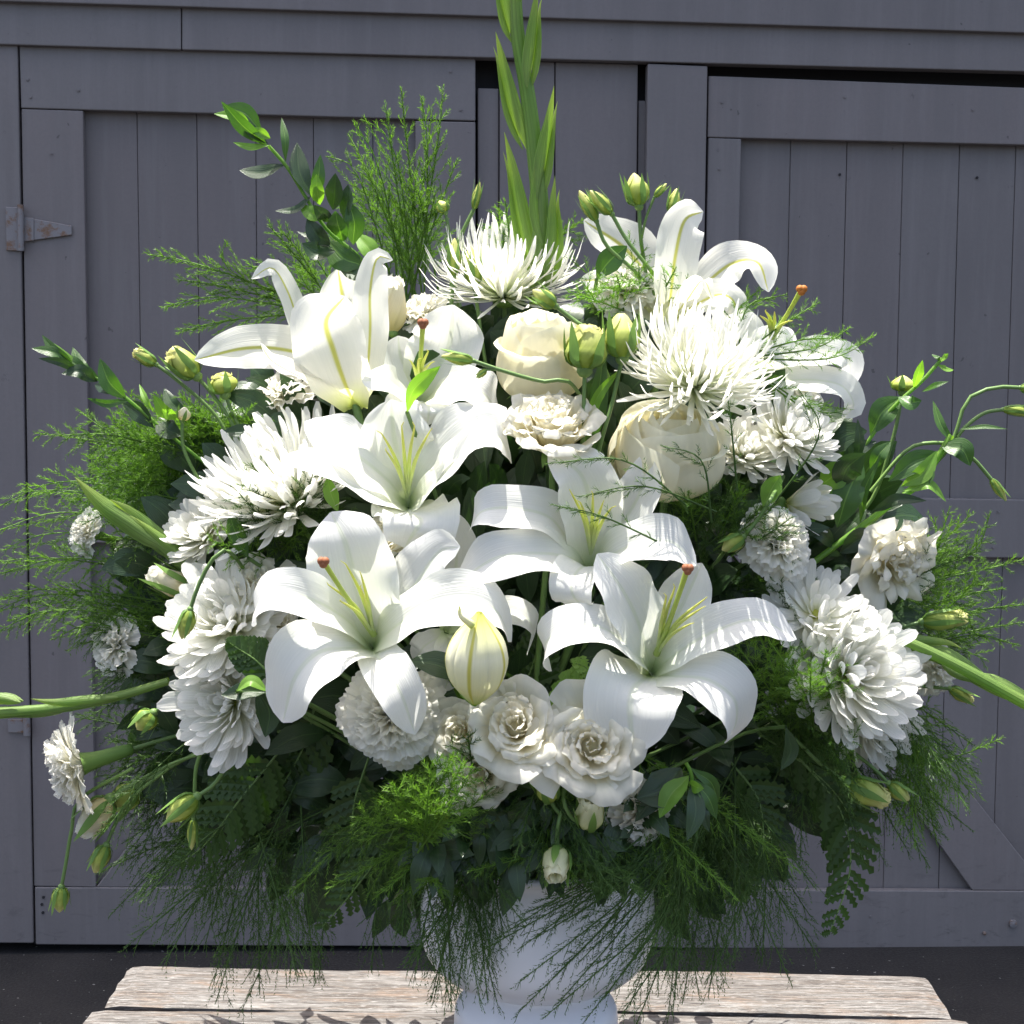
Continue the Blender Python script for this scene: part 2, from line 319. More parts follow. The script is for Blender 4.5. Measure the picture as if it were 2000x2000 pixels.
board(wall, 'beam', [(355.5, 10), (2900, 82), (2900, 163), (355.5, 97)], .045, .04)
board(wall, 'post', [(-900, 61), (34, 88), (65, 1842), (-900, 1838)], .034, .05)
board(wall, 'post', [(1265, 124), (1382, 129), (1352, 1852), (1244, 1850)], .040, .04)
board(wall, 'filler_board', [(976, 118), (1083, 121), (1080, 1848), (975, 1848)], .018, .03, 'paint')
board(wall, 'filler_board', [(1085, 121), (1246, 125), (1228, 1850), (1082, 1848)], .018, .03, 'paint')
board(wall, 'filler_board', [(933, 172), (974, 173), (973, 1848), (933, 1848)], .010, .03, 'paint')
board(wall, 'filler_board', [(1247, 196), (1264, 197), (1243, 1850), (1230, 1850)], .006, .03, 'paint')
board(wall, 'backing', [(-900, -20), (2900, 30), (2900, 1850), (-900, 1840)], -.035, .02, 'dark', 0)
# the building's body and eave, above the picture: it shades the ground at its foot
def box(name, x0, x1, y0, y1, z0, z1, m, root=None, bev=0):
    V = np.array([(x, y, z) for z in (z0, z1) for y in (y0, y1) for x in (x0, x1)]); fs = [(0, 2, 3, 1), (4, 5, 7, 6), (0, 1, 5, 4), (2, 6, 7, 3), (0, 4, 6, 2), (1, 3, 7, 5)]
    if root: V = loc_of(root, V)
    o = link(name, mesh_from(name, V, fs, m, smooth=False), root)
    if bev: b = o.modifiers.new('bevel', 'BEVEL'); b.width = bev; b.segments = 2
    return o
box('side_wall', -3.4, 3.6, 2.55, 6.5, 0, 2.9, M['paint'], wall)
box('roof', -3.7, 3.9, 1.98, 6.8, 2.9, 3.02, M['asphalt'], wall)

def door(label, top_rail, stiles, mids, bots, planks, braces):
    d = thing('garage_door', label, 'door', W((planks[0][0][0]+planks[-1][1][0])/2, 1850, 0)*np.array([1, 1, 0]))
    for c in top_rail: board(d, 'top_rail', c, .030, .022)
    for c in stiles: board(d, 'stile', c, .0285, .022)
    for c in mids: board(d, 'middle_rail', c, .029, .022)
    for c in bots: board(d, 'bottom_rail', c, .030, .022)
    for c in braces: board(d, 'brace', c, .0275, .020)
    for c in planks: board(d, 'plank', c, .004+random.uniform(-.0012, .0012), .015, 'paint', .0022)
    return d
def plank_row(tops, bots, yt0, yt1, yb, gap=.7):
    n = len(tops)-1; out = []
    for i in range(n):
        a, b = tops[i]+gap/2, tops[i+1]-gap/2; c, d = bots[i+1]-gap/2, bots[i]+gap/2
        ya = yt0+(yt1-yt0)*i/n-8; out.append([(a, ya), (b, ya+2), (c, yb), (d, yb)])
    return out
dl = door('left garage door with strap hinges, behind the fern and ruscus branch',
     [[(37.5, 89), (928.5, 114), (928.5, 236), (41, 211)]],
     [[(41.5, 212.5), (162, 216), (187, 1733), (66.5, 1731)], [(811, 236), (928.5, 238), (929, 1736), (818, 1735)]],
     [[(174.5, 942), (813, 952), (814, 1068), (176, 1060)]],
     [[(67.5, 1733), (929, 1737), (929, 1849), (69.5, 1845)]],
     plank_row([150, 267, 384, 499, 612, 728, 826], [182, 290, 400, 510, 618, 730, 828], 205, 230, 1742),
     [[(700, 1069), (812, 1070), (300, 1733), (188, 1733)]])
drr = door('right garage door standing below the dark gap, behind the trailing buds',
     [[(1384, 148), (2900, 205), (2900, 305), (1382, 268)]],
     [[(1383.5, 269), (1448, 271), (1415, 1736), (1354, 1736)], [(2700, 300), (2820, 304), (2780, 1742), (2680, 1742)]],
     [[(1432, 968), (2690, 986), (2690, 1100), (1430, 1082)]],
     [[(1354, 1738), (2900, 1744), (2900, 1854), (1353, 1852)]],
     plank_row([1436, 1545, 1655, 1765, 1875, 1985, 2095, 2205, 2315, 2425, 2535, 2710], [1404, 1512, 1619, 1725, 1833, 1938, 2043, 2148, 2253, 2358, 2463, 2690], 262, 300, 1742),
     [[(1432, 1083), (1530, 1084), (2047, 1740), (1899, 1739)]])
# hinges and small hardware
def disc_part(root, name, px, py, off, r, m, th=.004):
    c = W(px, py, off); a = np.linspace(0, 2*math.pi, 12, endpoint=False); ux = np.cross([0, 0, 1], wn); ux = ux/np.linalg.norm(ux)
    ring = [c+r*(math.cos(t)*ux+math.sin(t)*np.array([0, 0, 1])) for t in a]; ring2 = [p+wn*th for p in ring]
    V = loc_of(root, np.vstack([ring, ring2, [c+wn*th*1.3]])); fs = [(i, (i+1) % 12, 12+(i+1) % 12, 12+i) for i in range(12)]+[(12+i, 12+(i+1) % 12, 24) for i in range(12)]
    return link(name, mesh_from(name, V, fs, M[m], smooth=False), root)
h = link('hinge', None, dl); h.empty_display_size = .02
def hb(c, off, th): 
    V, fs = board_mesh(c, off, th, None); o = link('hinge_plate', mesh_from('hinge_plate', loc_of(dl, V), fs, M['hinge'], smooth=False), h); b = o.modifiers.new('bevel', 'BEVEL'); b.width = .0012; return o
hb([(10, 404), (34, 405), (36, 490), (12, 489)], .040, .004)
hb([(46, 424), (66, 426), (66, 470), (46, 472)], .038, .004)
o = hb([(66, 427), (140, 441), (140, 459), (66, 469)], .0355, .004); o.name = 'hinge_strap'
for (x, y) in ((18, 411), (18, 455), (20, 480)): disc_part(h, 'screw', x, y, .041, .0035, 'hinge')
for (x, y) in ((62, 434), (93, 449), (134, 450)): disc_part(h, 'screw', x, y, .036, .0045, 'hinge')
G = tube_grid([W(40, 400, .045), W(41, 490, .045)], [.0075, .0075], 4, 10); link('hinge_barrel', grid_mesh('hinge_barrel', loc_of(dl, G.reshape(-1, 3)).reshape(G.shape), M['hinge'], True), h)
h2 = link('hinge', None, dl)
V, fs = board_mesh([(15, 1406), (45, 1406), (46, 1431), (16, 1430)], .040, .005, None); link('hinge_plate', mesh_from('hinge_plate', loc_of(dl, V), fs, M['hinge'], smooth=False), h2)
disc_part(h2, 'screw', 31, 1420, .040, .005, 'dark')
G = tube_grid([W(52, 1398, .045), W(53, 1436, .045)], [.0085, .0085], 4, 10); link('hinge_barrel', grid_mesh('hinge_barrel', loc_of(dl, G.reshape(-1, 3)).reshape(G.shape), M['hinge'], True), h2)
for x, y in ((54, 155), (153, 176)): disc_part(dl, 'nail_head', x, y, .030, .004, 'paint', .002)
for x, y in ((85, 1752), (82, 1766), (84, 1782)): disc_part(dl, 'nail_head', x, y, .030, .0035, 'dark', .002)
for x, y, r in ((1978, 1803, .010), (1922, 1822, .004)): disc_part(drr, 'bolt_head', x, y, .031, r, 'hinge', .006)
for x, y in ((60, 190), (880, 140), (900, 215), (100, 300), (120, 700), (1410, 200), (1405, 330), (1650, 190), (1900, 215), (1700, 1790), (1500, 1770), (1950, 1000), (1940, 1070)): disc_part(dl if x < 940 else drr, 'nail_head', x, y, .031, .0028, 'paint', .0015)
for x, y in ((1640, 341), (1908, 347)): disc_part(drr, 'nail_head', x, y, .005, .0032, 'dark', .002)

# ------------------------------------------------------------------ the bench table of weathered planks
TZ = 0.72
bench = thing('plank_table', 'weathered wooden plank table top under the white vase', 'table', (0, -.05, 0))
def T(px, py):
    d = ray(px, py); t = (TZ-CAM[2])/d[2]; return CAM+t*d
bl, br = T(256, 1881), T(1790, 1877)
ends = [(0, 0), (.012, .014), (-.006, .02), (.004, .008), (-.01, .012), (0, .01)]
y1 = bl[1]
for i, (dx0, dx1) in enumerate(ends):
    dep = .116; ya, yb = y1-i*(dep+.006), y1-i*(dep+.006)-dep
    nx, ny = 60, 7; xs = np.linspace(bl[0]-dx0, br[0]+dx1, nx); ys = np.linspace(ya, yb, ny)
    top = np.array([[(x+(random.uniform(-.0014, .0014) if k in (0, nx-1) else 0), y+(.0022*math.sin(x*9+i*2)+random.uniform(-.0012, .0012) if j in (0, ny-1) else 0),
        TZ-(.004 if j in (0, ny-1) else 0)-(.002 if k in (0, nx-1) else 0)+.0012*math.sin(x*7+i)) for j, y in enumerate(ys)] for k, x in enumerate(xs)])
    bot = top.copy(); bot[:, :, 2] = TZ-.036
    V = np.vstack([top.reshape(-1, 3), bot.reshape(-1, 3)]); n0 = nx*ny
    f = [tuple(reversed(a)) for a in grid_faces(nx, ny)][:]; f = [tuple(a) for a in grid_faces(nx, ny)]
    f2 = [tuple(n0+t_ for t_ in reversed(a)) for a in grid_faces(nx, ny)]
    rim = [k*ny for k in range(nx)]+[(nx-1)*ny+j for j in range(1, ny)]+[k*ny+ny-1 for k in range(nx-2, -1, -1)]+[j for j in range(ny-2, 0, -1)]
    f3 = [(rim[a], rim[(a+1) % len(rim)], n0+rim[(a+1) % len(rim)], n0+rim[a]) for a in range(len(rim))]
    me = mesh_from('plank', loc_of(bench, V), [tuple(reversed(a)) for a in f]+[tuple(reversed(a)) for a in f2]+[tuple(reversed(a)) for a in f3], M['wood'], smooth=False)
    link('plank', me, bench)
for x in (-.34, .36):
    box('batten', x-.035, x+.035, y1-.76, y1-.03, TZ-.072, TZ-.036, M['wood'], bench, .003)
    for y in (y1-.09, y1-.70): box('leg', x-.035, x+.035, y-.035, y+.035, 0, TZ-.072, M['wood'], bench, .004)

# ------------------------------------------------------------------ the vase
vx = P(1048, 1900, 0)[0]
vase = thing('vase', 'white footed urn vase holding the flower arrangement on the planks', 'vase', (vx, 0, TZ))
def zpx(py): return P(1048, py, 0)[2]-TZ
prof = [(0, .0), (.078, .0), (.0825, .003), (.0835, .010), (.0825, zpx(1975)), (.078, zpx(1954)), (.068, zpx(1934)), (.0605, zpx(1920)), (.0595, zpx(1910)), (.068, zpx(1904)), (.090, zpx(1892)), (.106, zpx(1868)), (.1145, zpx(1840)),
        (.1175, zpx(1795)), (.1160, zpx(1735)), (.112, zpx(1680)), (.112, zpx(1662)), (.120, zpx(1655)), (.1215, zpx(1648)), (.117, zpx(1643)), (.108, zpx(1650)), (.106, zpx(1700)), (.10, zpx(1800)), (.06, zpx(1880)), (0, zpx(1890))]
pc = crv([(r, 0, z) for r, z in prof], 90); a = np.linspace(0, 2*math.pi, 72, endpoint=False)
G = np.stack([pc[:, None, 0]*np.cos(a), pc[:, None, 0]*np.sin(a), pc[:, None, 2]*np.ones(72)], -1)
link('bowl', grid_mesh('bowl', G[:, ::-1], M['vase'], True), vase)
fo = thing('floral_foam', 'dark green floral foam filling the vase mouth under the flowers', 'floral foam', (vx, 0, TZ+zpx(1700)))
G = ball((0, 0, 0), .095, 10, 20, (1, 1, .75)); link('foam_dome', grid_mesh('foam_dome', G, M['foam'], True), fo)

# ------------------------------------------------------------------ lilies
def lily(label, z, base, axis, depth, petals, fil=(), pist=None, ribbed=False, stem=True, stig='stigma', cupv=.34, fstart=None):
    A = nrm(np.array(axis, float)); bp = P(*q(z, *base), depth)
    t = thing('lily', label, 'lily', bp, A, 'white lilies')
    for i, (pts, hw, *fl) in enumerate(petals):
        pp = [bp-A*.004]+[P(*q(z, x, y), depth+dd*.01) for x, y, dd in pts]
        side = np.cross(A, pp[-2]-bp if len(pp) > 4 else pp[-1]-bp); side = side/np.linalg.norm(side)
        if fl: side = None
        add_strip(t, 'petal', pp, hw*z[2]*PX*.97, side=side, hint=nrm(np.array(fl[0], float)) if fl else None, shape='lily', cup=cupv*random.uniform(.8, 1.2), ruf=random.uniform(.09, .18), rf=random.uniform(2.2, 3.8), nu=30, nv=15,
                  fold=random.uniform(.05, .10), ph=random.uniform(0, 6), m=M['lily_ribbed' if ribbed else 'lily'])
    fs = fstart or base; fb = P(*q(z, *fs), depth-.012)
    for x, y in fil:
        e = P(*q(z, x, y), depth-.075); mid = (fb+e)/2+np.array([(e-fb)[0]*-.12, -.004, .004]); 
        e2 = e+np.array([random.uniform(-1, 1)*.003, -.002, 0])
        tube(t, 'stamen', [fb, mid, e*.92+mid*.08, e2], [.0015, .0016, .0019, .0012, .0003], M['filament'], 14, 6)
    if pist:
        e = P(*q(z, *pist), depth-.085); mid = (fb+e)/2+np.array([0, -.006, 0]); tube(t, 'pistil', [fb, mid, e], [.0032, .0024, .0021, .0026], M['pistil'], 14, 8)
        G = np.concatenate([ball(e+np.array([math.cos(k*2.094+.5)*.0020, -.0015, math.sin(k*2.094+.5)*.0018]), .0037, 7, 9)[None] for k in range(3)])
        link('stigma', joined('stigma', [(loc_of(t, g.reshape(-1, 3)), grid_faces(7, 9, True), guv(7, 9)) for g in G], M[stig]), t)
    if stem: stem_to_vase(t, bp, A, .0042)
    return t
lily('big white lily at lower left with a brown stigma, above the carnation', Z3, (1120, 930), (-.12, -.80, .55), -.115,
     [([(1085, 800, -1.5), (1020, 560, -3), (960, 320, -3.5), (880, 150, -2.5)], 245), ([(1230, 760, -1.5), (1370, 560, -3), (1500, 380, -3.5), (1630, 350, -4.5)], 165),
      ([(1200, 850, -3), (1420, 700, -5.5), (1680, 650, -6.5), (1850, 720, -6), (1930, 900, -4)], 160), ([(960, 760, -3), (740, 640, -6), (540, 610, -6.5), (440, 700, -5.5), (450, 800, -3.5)], 135),
      ([(980, 930, -4), (800, 960, -6.5), (660, 1120, -7.5), (600, 1370, -6.5)], 205), ([(1150, 980, -4), (1220, 1080, -7), (1300, 1230, -8), (1370, 1440, -7)], 130)],
     [(955, 430), (1050, 490), (1045, 570), (845, 555), (920, 655)], (838, 438), fstart=(1130, 860))
lily('big white lily at lower right with long spotted pistil, beside the dark hollow', Z4, (1030, 1275), (.05, -.74, .62), -.115,
     [([(1010, 1180, -1.5), (960, 1000, -3.5), (870, 820, -5), (735, 640, -5)], 165), ([(1110, 1080, -1), (1200, 900, -2), (1300, 690, -2.5)], 140),
      ([(1150, 1180, -3), (1350, 1060, -5), (1600, 990, -5.5), (1810, 1100, -5)], 125), ([(960, 1190, -3), (780, 1040, -6), (570, 1030, -6.8), (450, 1130, -6), (490, 1270, -4)], 118),
      ([(980, 1310, -4), (930, 1370, -6.5), (910, 1500, -7.5), (930, 1710, -7)], 240), ([(1140, 1290, -4), (1330, 1310, -6.5), (1480, 1420, -7), (1490, 1560, -6), (1425, 1660, -5)], 155)],
     [(1110, 850), (1160, 800), (1330, 870), (1315, 920), (1250, 1010)], (1222, 720), fstart=(1055, 1180))
lily('white lily at the centre with splayed stamens and no brown stigma', Z4, (700, 730), (0, -.80, .6), -.095,
     [([(700, 560, -1.5), (700, 380, -3), (640, 200, -3.5), (470, 95, -3)], 165), ([(780, 590, -1), (890, 440, -2), (970, 290, -2.5), (1005, 95, -2.5)], 125),
      ([(810, 640, -3), (960, 580, -5.5), (1140, 570, -6.5), (1270, 700, -5.5)], 135), ([(600, 660, -3), (420, 630, -5.5), (180, 660, -6.5), (-40, 810, -5)], 140),
      ([(600, 600, -1), (480, 440, -3), (270, 390, -4.5), (110, 410, -5), (50, 510, -3.5)], 130), ([(660, 700, -4), (600, 780, -6.5), (610, 880, -7), (700, 950, -5)], 115)],
     [(585, 290), (640, 350), (712, 300), (770, 350), (820, 380)], None, fstart=(700, 640))
lily('broad white lily left of centre under the green pointed leaf', Z1, (1330, 1800), (-.02, -.66, .75), -.055,
     [([(1300, 1620, -1), (1250, 1420, -2), (1230, 1190, -2.5)], 215), ([(1420, 1650, -2), (1620, 1400, -4), (1900, 1240, -4)], 190),
      ([(1220, 1660, -2), (1010, 1490, -3.5), (730, 1320, -3.5)], 200), ([(1420, 1740, -4), (1560, 1580, -6.5), (1710, 1420, -7.5), (1860, 1400, -6.5), (1930, 1560, -4)], 140),
      ([(1210, 1770, -4), (1020, 1690, -6), (800, 1560, -7), (600, 1520, -6)], 110), ([(1330, 1840, -4), (1400, 1880, -6.5), (1370, 1960, -7), (1310, 2050, -5.5)], 230)],
     [(1190, 1470), (1165, 1370), (1290, 1320), (1370, 1320), (1465, 1355)], None, fstart=(1325, 1760))
lily('white lily left of the cream rose, pistil upright with brown tip', Z1, (1400, 1200), (.05, -.45, .9), -.01,
     [([(1460, 1060, -.5), (1560, 880, -1), (1590, 640, -2)], 225, (-.2, -1, .3)), ([(1350, 1050, 0), (1290, 950, 0), (1270, 820, 0)], 140, (.2, -1, .2)), ([(1500, 1160, -3), (1640, 1110, -5), (1770, 1150, -5.5), (1850, 1260, -4)], 150, (0, -1, .9)),
      ([(1310, 1150, -3), (1200, 1080, -5), (1060, 1080, -5)], 120, (0, -1, .9)), ([(1350, 1210, -3), (1270, 1200, -5.5), (1200, 1280, -5)], 90), ([(1440, 1210, -4), (1450, 1260, -6), (1440, 1340, -5)], 120)],
     [(1340, 960), (1390, 950), (1450, 900), (1470, 970)], (1415, 748), fstart=(1395, 1130))
lily('side-on white lily at upper left with yellow ribs, opening upward', Z1, (1020, 1210), (-.30, .12, .94), -.02,
     [([(960, 1100, -2.5), (890, 900, -4), (850, 730, -3), (960, 590, -1)], 215, (-.2, -1, .1)), ([(1090, 1030, -2), (1110, 780, -2), (1110, 560, -1), (1150, 370, 0), (1240, 380, 0)], 105, (.3, -1, 0)),
      ([(850, 1130, -1.5), (680, 1040, -3), (540, 960, -3), (470, 860, -3)], 95), ([(850, 980, 2), (620, 900, 2), (380, 890, 1), (90, 960, -1)], 140, (.1, -1, .25)),
      ([(800, 930, 4), (700, 750, 5), (630, 560, 5), (540, 425, 4), (420, 490, 3)], 85, (.6, -1, .5)), ([(980, 900, 5), (960, 680, 6), (920, 430, 5)], 185, (0, -1, .2))],
     ribbed=True)
lily('side-on white lily at upper right with a brown spot near its tip', Z2, (910, 640), (.15, .1, .97), .01,
     [([(930, 500, -1.5), (955, 300, -2), (1000, 130, -1.5), (1090, 85, 0)], 120, (.2, -1, 0)), ([(1080, 470, 0), (1240, 340, 0), (1370, 340, -1), (1420, 490, -1.5)], 110, (.2, -1, .6)),
      ([(1040, 560, -2), (1170, 500, -3), (1250, 540, -3), (1250, 660, -2)], 85, (.2, -1, .6)), ([(830, 450, 3), (700, 270, 4), (490, 130, 3)], 150, (0, -1, .5)),
      ([(790, 560, 1), (640, 440, 1), (470, 430, 1)], 75, (0, -1, .4)), ([(1000, 540, -3), (1090, 430, -4), (1140, 530, -4)], 70)], ribbed=True)
lily('white lily hidden behind the spider flower, orange-tipped pistil sticking out', Z2, (1340, 860), (.45, -.1, .85), .02,
     [([(1450, 830, 0), (1600, 800, -1), (1740, 790, -1.5), (1830, 850, -1), (1800, 1000, 0)], 85, (.1, -1, .5)), ([(1450, 930, -1), (1640, 930, -2), (1790, 960, -2), (1850, 1060, -1), (1790, 1120, 0)], 85, (.1, -1, .6)),
      ([(1330, 780, 1), (1270, 660, 1), (1130, 540, 1)], 110, (0, -1, .6)), ([(1430, 800, 1), (1500, 720, 1), (1560, 730, 1)], 80, (0, -1, .6)), ([(1420, 930, 2), (1560, 1000, 2), (1700, 1060, 2)], 90, (0, -1, .6)), ([(1380, 780, -1), (1440, 740, -2), (1560, 860, -2)], 100, (.2, -1, .7))],
     [(1380, 610), (1400, 580), (1450, 590), (1525, 635)], (1585, 480), stig='stigma_orange', fstart=(1430, 730))
lily('partly hidden white lily tucked behind the two front left and centre lilies', Z3, (1560, 830), (.1, -.75, .6), -.06,
     [([(1580, 640, 0), (1610, 400, -1), (1560, 130, -1.5)], 130), ([(1750, 760, -2), (1930, 720, -4), (2050, 800, -4.5), (2020, 980, -3)], 90),
      ([(1560, 950, -2), (1580, 1050, -3), (1540, 1190, -3)], 90), ([(1430, 920, -2), (1400, 960, -2.5), (1360, 1010, -2)], 80), ([(1690, 900, -2), (1760, 980, -3), (1800, 1050, -3)], 80)], cupv=.25)
# the closed lily bud
bb = P(928, 1372, -.19); t = thing('lily_bud', 'plump closed cream lily bud with yellow seams standing before the lilies', 'lily bud', bb, nrm(np.array([.04, -.25, 1])))
L = 195*PX*.87; Rb = 61*PX*.87
for k in range(5):
    s = np.linspace(0, 1, 22); v = np.linspace(-1, 1, 13); rr = Rb*np.interp(s, [0, .08, .25, .5, .7, .88, 1], [.10, .42, .84, 1, .84, .42, .04])
    rr = np.convolve(np.pad(rr, 2, 'edge'), [.1, .2, .4, .2, .1], 'valid')
    ph = k*1.2566-1.95+v[None]*.70; bul = 1+.06*np.cos(v[None]*math.pi/2)+.05*(np.cos(v[None]*9)*.4); rad = rr[:, None]*bul
    link('petal', grid_mesh('petal', np.stack([rad*np.cos(ph), rad*np.sin(ph), L*s[:, None]*np.ones(13)], -1), M['lily_bud']), t)
tube(t, 'petal_tip', [bb+np.array([-.002, -.03, L*.86]), bb+np.array([-.012, -.035, L*.97]), bb+np.array([-.013, -.036, L*1.06])], [.004, .003, .0005], M['lily_bud'])
tube(t, 'stem', [bb, P(915, 1370, -.18), P(895, 1330, -.15), P(870, 1300, -.10), FOCAL], .004, M['leaf_light'], 14, 6)

# ------------------------------------------------------------------ petals of revolution: roses, carnations, lisianthus
def rev_petal(prof, phi0, dphi, sc, ruf=0, rf=3, jag=0, jf=9, edge=.25, nu=12, nv=13, skew=.05, g0=.6, ph=0, notch=0):
    s = np.linspace(0, 1, nu)[:, None]; v = np.linspace(-1, 1, nv)[None]
    end = 1-edge*np.abs(v)**2.6+jag*np.sin(jf*v*math.pi+ph)*1.+jag*.6*np.sin(jf*2.3*v*math.pi+ph*2)-notch*np.exp(-(v/.15)**2)
    S = np.clip(s*end, 0, 1); pc_ = crv([(r_, 0, z_) for r_, z_ in prof], 40); pr = np.interp(S, np.linspace(0, 1, 40), pc_[:, 0]); pz = np.interp(S, np.linspace(0, 1, 40), pc_[:, 2])
    d = np.gradient(pc_, axis=0); nr = np.interp(S, np.linspace(0, 1, 40), d[:, 2]); nz = np.interp(S, np.linspace(0, 1, 40), -d[:, 0]); ln = np.sqrt(nr**2+nz**2)+1e-9
    off = ruf*(S**2)*np.sin(rf*v*math.pi+ph)+ruf*.4*(S**3)*np.sin(rf*2.7*v*math.pi+ph*1.7)
    pr = pr+off*nr/ln+skew*v*np.abs(pr); pz = pz+off*nz/ln
    f = phi0+v*dphi*(g0+(1-g0)*S**.7)
    return np.stack([pr*np.cos(f), pr*np.sin(f), pz], -1)*sc
def calyx_parts(t, sc, L=.5, r=.12, n=5, m='calyx'):
    for k in range(n):
        f = k*2*math.pi/n+.4; d = np.array([math.cos(f), math.sin(f), 0]); c = [np.array([0, 0, -.06])*sc, d*r*sc+np.array([0, 0, .0]), d*L*.8*sc+np.array([0, 0, .05*sc]), d*L*1.15*sc+np.array([0, 0, -.10*sc])]
        link('sepal', grid_mesh('sepal', strip(c, .09*sc, hint=np.array([0, 0, 1.]), shape='leaf', nu=8, nv=5), M[m]), t)
def flower(name, label, cat, px, py, y, axis, spin=0, group=None):
    return thing(name, label, cat, P(px, py, y), nrm(np.array(axis, float)), group, spin)
def dome_base(t, r, h, m):
    link('flower_heart', grid_mesh('flower_heart', ball((0, 0, h*.5), 1, 7, 12, (r, r, h)), M[m], True), t)
def rose_cup(label, px, py, y, rpx, axis, spin=0, n=14, m='rose_cream', tall=1.5, kind='rose'):
    sc = rpx*PX; t = flower('rose', label, 'rose', px, py, y, axis, spin, 'cream and white roses')
    for k in range(n):
        f = k/(n-1); rr = .25+.75*f**.7; h = tall*(1.0-.12*f)*random.uniform(.96, 1.04)
        lip = random.uniform(.0, .16)*f if k >= n-4 else .0
        if k >= n-3: h *= (.90, .80, .86)[k-n+3]; rr *= 1.05; lip = (.10, .20, .14)[k-n+3]
        prof = [(.03, 0), (.62*rr, .06), (rr*.97, .36), (rr*1.03, .62*h/1.1), (rr*.93, h*.80), (rr*.78+lip*.7, h*.97), (rr*.72+lip*1.8, h*1.0)]
        link('petal', grid_mesh('petal', rev_petal(prof, k*2.4, 1.35 if f > .5 else 1.6, sc, .03, 1.7, edge=.16, skew=.05, g0=.75, ph=random.uniform(0, 6), nu=18, nv=17), M[m]), t)
    calyx_parts(t, sc, .75, .2); stem_to_vase(t, P(px, py, y), nrm(np.array(axis, float)), .0035); return t
def rose_open(label, px, py, y, rpx, axis, spin=0, n=30, m='rose', ruf=.05, tilt=1.0, name='rose', cat='rose', jag=.0, hh=1.):
    sc = rpx*PX; t = flower(name, label, cat, px, py, y, axis, spin, 'cream and white roses' if cat == 'rose' else 'white lisianthus blooms')
    for k in range(n):
        f = k/(n-1); rr = (.10+.86*f**.95)*random.uniform(.94, 1.06); h = (.80-.36*f**1.8)*random.uniform(.95, 1.05); lip = (.0+.20*f**2)*tilt*random.uniform(.2, 1.6)
        h = hh*(.66-.30*f**2)*random.uniform(.94, 1.08); prof = [(.02, 0), (.40*rr+.02, .08*h), (.66*rr+.01, .46*h), (.86*rr, .82*h), (rr+lip*.6, h), (rr+lip*1.3, h*(1-.16*f))]
        link('petal', grid_mesh('petal', rev_petal(prof, k*2.399+random.uniform(-.6, .6), (1.6-.72*f)*random.uniform(.8, 1.1), sc, ruf*(.6+1.3*f), random.uniform(1.2, 2.4), jag, edge=.15, skew=.13, g0=.7, ph=random.uniform(0, 6), nu=14, nv=19), M['rose_heart' if (m == 'rose' and f < .55 and cat == 'rose') else m]), t)
    dome_base(t, sc*.22, sc*.24, 'rose_heart' if cat == 'rose' else m); calyx_parts(t, sc, .6, .2); stem_to_vase(t, P(px, py, y), nrm(np.array(axis, float)), .003); return t
def carnation(label, px, py, y, rpx, axis, spin=0, n=46, flat=1.0):
    sc = rpx*PX; A = nrm(np.array(axis, float)); t = flower('carnation', label, 'carnation', px, py, y, axis, spin, 'ruffled white carnations')
    for k in range(n):
        f = ((k+.5)/n)**.75; th = (.12+1.52*f*flat)+random.uniform(-.12, .12); L_ = (.60+.36*f)*random.uniform(.9, 1.08); b0 = (.08, .30-.12*f)
        e = (b0[0]+L_*math.sin(th), b0[1]+L_*math.cos(th)); mid = (b0[0]+L_*.5*math.sin(th*.8), b0[1]+L_*.5*math.cos(th*.8)); rad = max(e[0], .25)
        link('petal', grid_mesh('petal', rev_petal([(.0, -.05), b0, mid, e], k*2.399+random.uniform(-.3, .3), min(1.5, (.36+.14*f)/rad), sc, .095-.06*f, random.uniform(1.8, 3.4), .022, random.uniform(6, 9), .16, nu=10, nv=23, skew=0, g0=.35, ph=random.uniform(0, 6)), M['carnation']), t)
    # green tube calyx
    pr = crv([(.01, 0, -.78), (.11, 0, -.72), (.145, 0, -.4), (.16, 0, -.1), (.19, 0, .10), (.24, 0, .27)], 12)*sc; a_ = np.linspace(0, 2*math.pi, 14, endpoint=False)
    link('calyx', grid_mesh('calyx', np.stack([pr[:, :1]*np.cos(a_), pr[:, :1]*np.sin(a_), pr[:, 2:]*np.ones(14)], -1), M['calyx'], True), t)
    stem_to_vase(t, P(px, py, y)-A*sc*.76, A, .0022); return t

rose_cup('big cream rose above centre, half open, behind the two green buds', 1062, 768, -.03, 84, (-.10, -.42, .92), .4, tall=1.95)
rose_cup('biggest cream rose right of centre, outer petal folded over, under the spider flower', 1300, 948, -.06, 101, (.02, -.50, .88), 2.2, tall=1.62)
rose_open('ruffled white rose above the centre lily, seen from the side', 1078, 868, -.09, 92, (-.03, -.55, .85), .3, 24, ruf=.07, tilt=.6, hh=1.45)
rose_open('open white rose at bottom centre, left one of the front pair', 1010, 1425, -.165, 88, (-.10, -.88, .50), 1.1, 19)
rose_open('largest open white rose at bottom centre with swirled heart, right of its twin', 1152, 1460, -.17, 93, (.02, -.93, .36), 2.1, 20)
rose_open('small cream rose at bottom between carnation and front rose pair', 900, 1432, -.135, 56, (-.15, -.9, .35), 0, 16)
rose_open('white rose below the front pair, behind the fern tips', 940, 1512, -.14, 72, (-.1, -.9, .15), 1.7, 16)
rose_open('small white rose blossom peeping out left above the lower left lily', 505, 1148, -.06, 58, (-.15, -.7, .7), 1.7, 16)
rose_open('cream rose half hidden under the lower left lily petal', 545, 1215, -.06, 46, (.1, -.9, .3), .7, 16)
rose_open('cream rose peeking over the shoulder of the lower left lily', 745, 1075, -.05, 62, (.2, -.6, .8), .2, 16)
